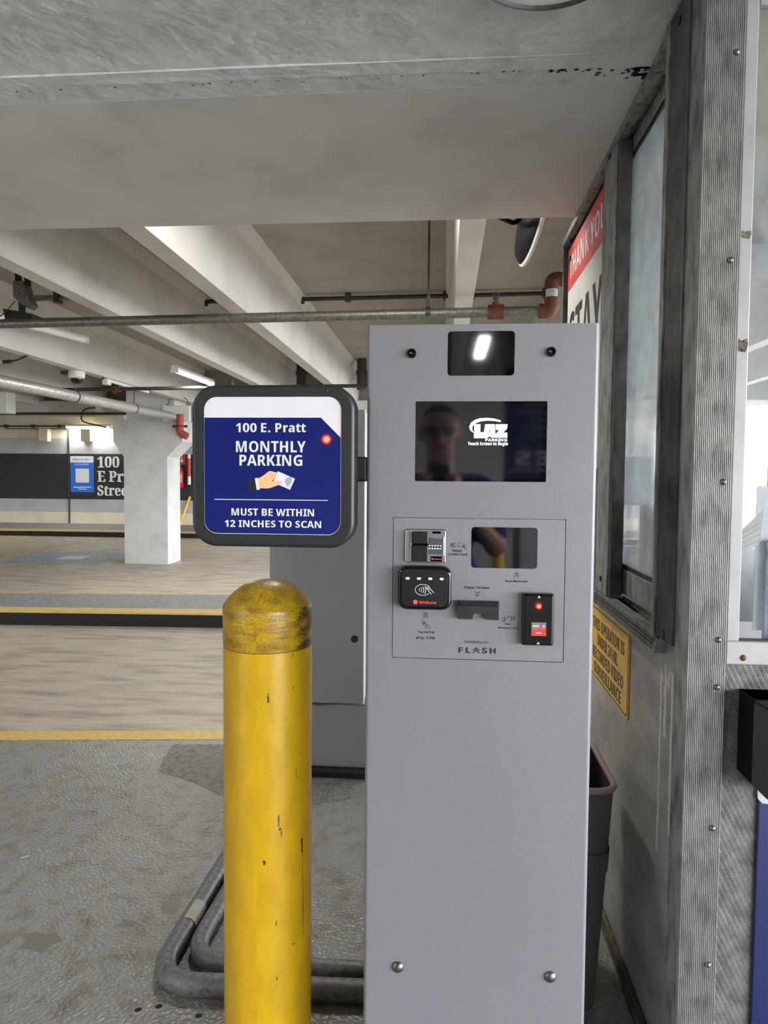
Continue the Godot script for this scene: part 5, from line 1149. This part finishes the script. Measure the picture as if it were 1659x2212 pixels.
func build_overhead_things() -> void:
	var m := thing("convex_mirror", "dark backed round traffic mirror hanging edge on behind the beam", "mirror", Vector3(0.34, 2.36, -3.0))
	var ax := Vector3(0.98, -0.17, -0.125).normalized()
	var mx := face(Vector3(0.345, 2.357, -2.95), -ax)
	var my := mx * Transform3D(Basis(Vector3.RIGHT, PI / 2), Vector3.ZERO)
	part(m, "back_shell", MB.new().lathe(P([0.222, 0.0, 0.20, 0.02, 0.12, 0.034, 0.0, 0.04]), 40, my), M.box_black, "dark back")
	part(m, "rim", MB.new().lathe(P([0.222, 0.002, 0.230, -0.004, 0.230, -0.014, 0.220, -0.016]), 40, my), M.lamp_white, "pale rim")
	part(m, "mirror_face", MB.new().lathe(P([0.0, -0.06, 0.11, -0.045, 0.19, -0.022, 0.222, -0.010]), 40, my), M.mirror)
	part(m, "arm", MB.new().tube(fillet(V([0.02, 2.42, -2.62, 0.13, 2.345, -2.92, 0.275, 2.305, -2.99, 0.30, 2.34, -2.99]), 0.03), 0.010, 10), M.black_plastic)
	part(m, "arm_knob", MB.new().lathe(P([0.0, -0.02, 0.018, -0.02, 0.018, 0.02, 0.0, 0.02]), 12, at(Vector3(0.295, 2.345, -2.99))), M.black_plastic)
	part(m, "wall_plate", MB.new().box(Vector3(-0.03, 2.36, -2.63), Vector3(0.07, 2.48, -2.60)), M.black_plastic)
	var s := thing("ceiling_speaker", "black box speaker on a steel strut bracket under the joists at upper left", "speaker", Vector3(-3.1, 2.5, -5.1))
	part(s, "strut", MB.new().bbox(Vector3(-3.02, 2.53, -5.02), Vector3(-2.50, 2.565, -4.98), 0.003), M.galv)
	part(s, "strut_end", MB.new().bbox(Vector3(-2.68, 2.55, -5.04), Vector3(-2.49, 2.58, -4.96), 0.002), M.black_plastic)
	part(s, "strut_clamp", MB.new().box(Vector3(-2.83, 2.51, -5.03), Vector3(-2.79, 2.60, -4.97)), M.dark_pipe)
	part(s, "bracket", MB.new().prism(P([-3.12, 2.66, -3.05, 2.66, -2.99, 2.49, -3.02, 2.47, -3.06, 2.49, -3.12, 2.55]), -5.05, -4.95), M.galv)
	for bx in [-3.11, -3.04]: part(s, "hanger", MB.new().box(Vector3(bx - 0.012, 2.64, -5.02), Vector3(bx + 0.016, 3.0, -4.98)), M.black_plastic)
	part(s, "drop_rod", MB.new().box(Vector3(-3.10, 2.44, -5.02), Vector3(-3.07, 2.56, -4.98)), M.black_plastic)
	part(s, "box", MB.new().prism(P([-3.20, 2.465, -2.98, 2.425, -2.98, 2.37, -3.18, 2.37]), -5.10, -4.95), M.black_plastic, "black speaker box")
	part(s, "cable", MB.new().tube(fillet(V([-3.11, 2.52, -4.96, -3.16, 2.44, -4.93, -3.24, 2.38, -4.93]), 0.05), 0.004, 6), M.dark_pipe)
	var d := thing("dome_camera", "white dome security camera on the underside of a joist at left", "camera", Vector3(-4.15, 2.35, -7.75))
	var dx := at(Vector3(-4.15, 0, -7.75))
	part(d, "housing", MB.new().lathe(P([0.0, 2.43, 0.085, 2.43, 0.092, 2.42, 0.092, 2.365, 0.075, 2.35, 0.0, 2.35]), 28, dx), M.lamp_white)
	part(d, "dome", MB.new().lathe(P([0.0, 2.285, 0.03, 2.29, 0.052, 2.308, 0.062, 2.33, 0.064, 2.352, 0.0, 2.352]), 28, dx), M.dome_glass, "dark glass dome")
	part(d, "bracket", MB.new().box(Vector3(-4.30, 2.39, -7.78), Vector3(-4.22, 2.43, -7.68)), M.black_plastic)
	part(d, "cable", MB.new().tube(fillet(V([-4.07, 2.38, -7.78, -4.02, 2.36, -8.0, -4.08, 2.42, -8.25]), 0.1), 0.010, 8), M.dark_pipe)
	var j := thing("cable_box", "small white cable box on the joist right of the dome camera", "box", Vector3(-4.1, 2.36, -8.4))
	part(j, "case", MB.new().bbox(Vector3(-4.15, 2.36, -8.45), Vector3(-4.08, 2.432, -8.35), 0.005), M.lamp_white)
	part(j, "raceway", MB.new().bbox(Vector3(-4.13, 2.40, -9.6), Vector3(-4.09, 2.432, -8.45), 0.004), M.lamp_white)
	var cb := thing("hanging_cable", "short dark cable with a grey plug dangling from a joist at the left edge", "cable", Vector3(-4.3, 2.43, -6.8))
	part(cb, "wire", MB.new().tube(fillet(V([-4.09, 2.43, -6.70, -4.25, 2.40, -6.8, -4.46, 2.40, -6.9]), 0.1), 0.010, 8), M.dark_pipe)
	part(cb, "sleeve", MB.new().tube(V([-4.36, 2.40, -6.86, -4.46, 2.40, -6.90]), 0.02, 10), M.black_plastic)
	part(cb, "plug", MB.new().tube(V([-4.46, 2.40, -6.90, -4.58, 2.40, -6.94]), 0.014, 10), M.lamp_white)
	var r := thing("ceiling_ring", "round dark rimmed fitting set in the soffit at the top edge", "fitting", Vector3(0.177, 2.19, -1.30))
	var rx := at(Vector3(0.177, 0, -1.30))
	part(r, "rim", MB.new().lathe(P([0.150, 2.205, 0.150, 2.180, 0.146, 2.176, 0.142, 2.180, 0.142, 2.205]), 48, rx), M.dark_pipe)
	part(r, "cover", MB.new().lathe(P([0.142, 2.184, 0.06, 2.184, 0.0, 2.184]), 48, rx), M.lamp_white)
	# things behind the camera that the kiosk's dark glass mirrors
	var b := thing("bollard", "plain yellow bollard in the roadway behind the camera, mirrored in the barcode window", "bollard", Vector3(0.62, -0.13, 5.6))
	part(b, "post", MB.new().lathe(P([0.07, -0.13, 0.07, 1.02, 0.055, 1.06, 0.0, 1.08]), 28, at(Vector3(0.62, 0, 5.6))), M.sign_yellow)
	part(b, "base_ring", MB.new().lathe(P([0.09, -0.13, 0.09, -0.115, 0.07, -0.11]), 28, at(Vector3(0.62, 0, 5.6))), M.sign_yellow)
	var rb := thing("rates_board", "dark blue rates board with white lettering behind the camera, mirrored in the screen", "board", Vector3(0.85, 0, 2.6))
	part(rb, "panel", MB.new().bbox(Vector3(0.42, 0.95, 2.6), Vector3(1.30, 2.05, 2.64), 0.004), M.panel_blue)
	for px in [0.5, 1.2]: part(rb, "post", MB.new().box(Vector3(px, 0.0, 2.64), Vector3(px + 0.05, 2.0, 2.69)), M.galv)
	var back := Transform3D(Basis(Vector3(-1, 0, 0), Vector3(0, 1, 0), Vector3(0, 0, -1)), Vector3(0.86, 0, 2.6))
	text(rb, "RATES", -0.36, 0.36, 1.36, 1.46, 0.0, M.white_print, back)
	for k in 8: part(rb, "print_row", MB.new().box(Vector3(0.5 + 0.05 * (k % 3), 1.56 + k * 0.055, 2.599), Vector3(1.16, 1.575 + k * 0.055, 2.6)), M.ink_grey)
	part(rb, "print_row", MB.new().box(Vector3(0.46, 1.32, 2.599), Vector3(1.26, 1.328, 2.6)), M.white_print)

# smooth union of tapered capsules, meshed as surface nets; bones are [a, b, radius a, radius b]
func net(mb: MB, bones: Array, cell: float, k: float) -> void:
	var lo := Vector3.ONE * 1e9; var hi := -Vector3.ONE * 1e9
	for b in bones:
		var r: float = maxf(b[2], b[3]) + k + cell * 2
		for p in [b[0], b[1]]:
			lo = lo.min(p - Vector3.ONE * r); hi = hi.max(p + Vector3.ONE * r)
	var d := Vector3i(((hi - lo) / cell).ceil()) + Vector3i.ONE
	var f := PackedFloat32Array(); f.resize(d.x * d.y * d.z); f.fill(1.0)
	for b in bones:
		var a: Vector3 = b[0]; var ab: Vector3 = b[1] - a
		var l2 := maxf(ab.length_squared(), 1e-8)
		var ra: float = b[2]; var dr: float = b[3] - b[2]
		var m := maxf(b[2], b[3]) + k + cell * 1.5
		var s := Vector3i(((a.min(b[1]) - Vector3.ONE * m - lo) / cell).floor()).clamp(Vector3i.ZERO, d - Vector3i.ONE)
		var e := Vector3i(((a.max(b[1]) + Vector3.ONE * m - lo) / cell).ceil()).clamp(Vector3i.ZERO, d - Vector3i.ONE)
		for z in range(s.z, e.z + 1):
			for y in range(s.y, e.y + 1):
				for x in range(s.x, e.x + 1):
					var p := lo + Vector3(x, y, z) * cell - a
					var t := clampf(p.dot(ab) / l2, 0.0, 1.0)
					var q := (p - ab * t).length() - ra - dr * t
					var i := x + d.x * (y + d.y * z)
					var h := maxf(k - absf(f[i] - q), 0.0) / k
					f[i] = minf(f[i], q) - h * h * k * 0.25
	var idx := {}
	var pos := PackedVector3Array(); var nor := PackedVector3Array()
	var o := [0, 1, d.x, d.x + 1, d.x * d.y, d.x * d.y + 1, d.x * d.y + d.x, d.x * d.y + d.x + 1]
	for z in d.z - 1:
		for y in d.y - 1:
			for x in d.x - 1:
				var i := x + d.x * (y + d.y * z)
				var any := false; var all := true
				for c in 8:
					if f[i + o[c]] < 0.0: any = true
					else: all = false
				if not any or all: continue
				var sum := Vector3.ZERO; var cnt := 0
				for c in 8:
					for bit in [1, 2, 4]:
						if c & bit: continue
						var u := f[i + o[c]]; var w := f[i + o[c | bit]]
						if (u < 0.0) != (w < 0.0):
							var p := Vector3(c & 1, (c >> 1) & 1, (c >> 2) & 1)
							p[[0, 0, 1, 0, 2][bit]] += u / (u - w)
							sum += p; cnt += 1
				var g := Vector3(f[i + 1] - f[i] + f[i + o[7]] - f[i + o[6]], f[i + o[2]] - f[i] + f[i + o[7]] - f[i + o[5]], f[i + o[4]] - f[i] + f[i + o[7]] - f[i + o[3]])
				idx[i] = pos.size(); pos.append(lo + (Vector3(x, y, z) + sum / cnt) * cell); nor.append(g.normalized())
	for i in idx:
		for ax in 3:
			var st: int = [1, d.x, d.x * d.y][ax]; var s1: int = [d.x, d.x * d.y, 1][ax]; var s2: int = [d.x * d.y, 1, d.x][ax]
			if (f[i] < 0.0) == (f[i + st] < 0.0): continue
			if idx.has(i - s1) and idx.has(i - s2) and idx.has(i - s1 - s2):
				var a: int = idx[i]; var b: int = idx[i - s1]; var c: int = idx[i - s1 - s2]; var e: int = idx[i - s2]
				mb.quadn(pos[a], pos[b], pos[c], pos[e], nor[a], nor[b], nor[c], nor[e])

func build_photographer() -> void:
	mat("skin", Color(0.74, 0.55, 0.45), 0.5); mat("shirt_blue", Color(0.13, 0.24, 0.50), 0.85, 0.0, {"bump": noise(95, 0.05, [], 256, 4), "cm": 0.2, "scale": 3.0}); mat("trousers", Color(0.16, 0.16, 0.18), 0.85); mat("hair", Color(0.20, 0.15, 0.12), 0.7); mat("lens_dark", Color(0.02, 0.02, 0.02), 0.1); mat("lips", Color(0.58, 0.36, 0.32), 0.5); mat("shoe", Color(0.2, 0.2, 0.2), 0.6)
	var O := Vector3(-0.02, 0, 0.38)
	var t := thing("person", "person in a blue shirt and sunglasses holding up a phone, mirrored in the kiosk screen", "person", O)
	var B := func(ax: float, ay: float, az: float, bx: float, by: float, bz: float, ra: float, rb: float) -> Array: return [O + Vector3(ax, ay, az), O + Vector3(bx, by, bz), ra, rb]
	var body := MB.new()
	var torso := [B.call(-0.06, 0.82, 0, 0.06, 0.82, 0, 0.115, 0.115), B.call(0, 0.84, 0, 0, 1.02, 0.0, 0.125, 0.12), B.call(-0.05, 1.12, 0, 0.05, 1.12, 0, 0.115, 0.115), B.call(-0.13, 1.21, 0.01, 0.13, 1.21, 0.01, 0.062, 0.062), B.call(0, 1.18, 0.01, 0, 1.33, -0.005, 0.065, 0.052)]
	var legs := []
	for s in [-1.0, 1.0]:
		legs.append(B.call(s * 0.085, 0.80, 0, s * 0.10, 0.44, -0.01, 0.085, 0.056)); legs.append(B.call(s * 0.10, 0.44, -0.01, s * 0.105, 0.07, 0.02, 0.055, 0.036)); legs.append(B.call(s * 0.105, 0.04, 0.03, s * 0.115, 0.03, -0.13, 0.036, 0.028))
	var arms := []; var upper := []
	for s in [-1.0, 1.0]:
		upper.append(B.call(s * 0.165, 1.205, 0.01, s * 0.225, 1.0, -0.06, 0.052, 0.042))
		arms.append(B.call(s * 0.225, 1.0, -0.06, s * 0.085, 1.175, -0.27, 0.040, 0.026))
	net(body, torso + legs + upper + arms, 0.022, 0.03)
	# head with brow, nose, jaw, ears and neck
	var h := Vector3(0, 1.44, -0.02)
	var hb := func(ax: float, ay: float, az: float, bx: float, by: float, bz: float, ra: float, rb: float) -> Array: return [O + h + Vector3(ax, ay, az), O + h + Vector3(bx, by, bz), ra, rb]
	net(body, [hb.call(0, 0.035, 0.03, 0, 0.03, -0.01, 0.080, 0.075), hb.call(0, 0.0, -0.015, 0, -0.055, -0.03, 0.066, 0.050), hb.call(-0.025, -0.085, -0.05, 0.025, -0.085, -0.05, 0.026, 0.026), hb.call(0, 0.012, -0.085, 0, -0.022, -0.103, 0.011, 0.013), hb.call(-0.016, -0.024, -0.088, 0.016, -0.024, -0.088, 0.010, 0.010), hb.call(-0.035, 0.028, -0.072, 0.035, 0.028, -0.072, 0.014, 0.014), hb.call(-0.03, -0.02, -0.06, 0.03, -0.02, -0.06, 0.026, 0.026),
		hb.call(-0.078, 0.015, 0.012, -0.080, -0.02, 0.006, 0.014, 0.010), hb.call(0.078, 0.015, 0.012, 0.080, -0.02, 0.006, 0.014, 0.010), hb.call(0, -0.06, 0.01, 0, -0.16, 0.025, 0.054, 0.058)], 0.007, 0.018)
	# hands closed on the sides of the phone: palm, four fingers behind, thumb in front
	for s in [-1.0, 1.0]:
		var w := Vector3(s * 0.085, 1.175, -0.27); var p := Vector3(s * 0.062, 1.235, -0.315)
		var hand := [[O + w, O + p, 0.024, 0.026], [O + p + Vector3(0, -0.02, 0), O + p + Vector3(0, 0.03, -0.004), 0.022, 0.02]]
		var lens := [0.040, 0.045, 0.042, 0.034]
		for i in 4:
			var r := p + Vector3(-s * 0.002, 0.034 - i * 0.019, -0.018)
			var m := r + Vector3(-s * 0.006, 0.004, -0.022)
			hand.append([O + r, O + m, 0.0095, 0.009]); hand.append([O + m, O + m + Vector3(-s * lens[i] * 0.7, 0.002, 0.002), 0.009, 0.0075])
		var th := p + Vector3(-s * 0.006, -0.02, 0.012)
		hand.append([O + th, O + th + Vector3(-s * 0.018, 0.022, 0.004), 0.012, 0.010]); hand.append([O + th + Vector3(-s * 0.018, 0.022, 0.004), O + th + Vector3(-s * 0.026, 0.045, -0.004), 0.010, 0.008])
		net(body, hand, 0.005, 0.008)
	part(t, "body", body, M.skin)
	var fat := func(list: Array, by: float) -> Array:
		var o := []
		for b in list: o.append([b[0], b[1], b[2] + by, b[3] + by])
		return o
	var shirt := MB.new()
	var sleeves := []
	for b in upper: sleeves.append([b[0], b[0].lerp(b[1], 0.78), b[2] + 0.014, b[3] + 0.02])
	net(shirt, fat.call(torso.slice(0, 4), 0.013) + sleeves, 0.022, 0.04)
	part(t, "shirt", shirt, M.shirt_blue, "blue short sleeved shirt")
	var tr := MB.new()
	net(tr, fat.call([legs[0], legs[1], legs[3], legs[4], B.call(-0.06, 0.80, 0, 0.06, 0.80, 0, 0.115, 0.115)], 0.012), 0.024, 0.03)
	part(t, "trousers", tr, M.trousers)
	for s in [0, 1]:
		var sh := MB.new(); net(sh, fat.call([legs[s * 3 + 2]], 0.010), 0.015, 0.01); part(t, "shoe", sh, M.shoe)
	var hair := MB.new()
	net(hair, [hb.call(0, 0.055, 0.035, 0, 0.055, 0.0, 0.072, 0.066), hb.call(0, 0.01, 0.06, 0, 0.05, 0.05, 0.058, 0.066)], 0.010, 0.02)
	part(t, "hair", hair, M.hair, "short dark hair")
	var gl := MB.new()
	for s in [-1.0, 1.0]:
		gl.prism(MB.rrect(0.052, 0.036, 0.014, 5), -0.003, 0.002, face(O + h + Vector3(s * 0.031, 0.010, -0.097), Vector3(s * 0.22, 0, -1)))
		gl.tube(V([O.x + h.x + s * 0.058, O.y + h.y + 0.018, O.z + h.z - 0.09, O.x + h.x + s * 0.084, O.y + h.y + 0.018, O.z + h.z + 0.01]), 0.003, 6)
	gl.tube(V([O.x - 0.008, O.y + h.y + 0.014, O.z + h.z - 0.101, O.x + 0.008, O.y + h.y + 0.014, O.z + h.z - 0.101]), 0.003, 6)
	part(t, "sunglasses", gl, M.lens_dark, "dark sunglasses")
	part(t, "lips", MB.new().tube(V([O.x - 0.022, O.y + h.y - 0.052, O.z + h.z - 0.079, O.x, O.y + h.y - 0.050, O.z + h.z - 0.086, O.x + 0.022, O.y + h.y - 0.052, O.z + h.z - 0.079]), 0.006, 8), M.lips)
	var ph := thing("phone", "dark phone held up in both hands behind the camera's viewpoint", "phone", Vector3(-0.02, 1.14, 0.045))
	part(ph, "case", MB.new().rslab(0.078, 0.163, 0.010, 0.0, 0.008, 0.002, Transform3D(Basis(Vector3(-1, 0, 0), Vector3(0, 1, 0), Vector3(0, 0, -1)), Vector3(-0.02, 1.235, 0.048))), M.black_plastic)
	part(ph, "screen", MB.new().box(Vector3(-0.055, 1.158, 0.048), Vector3(0.015, 1.312, 0.0485)), M.black_glass)
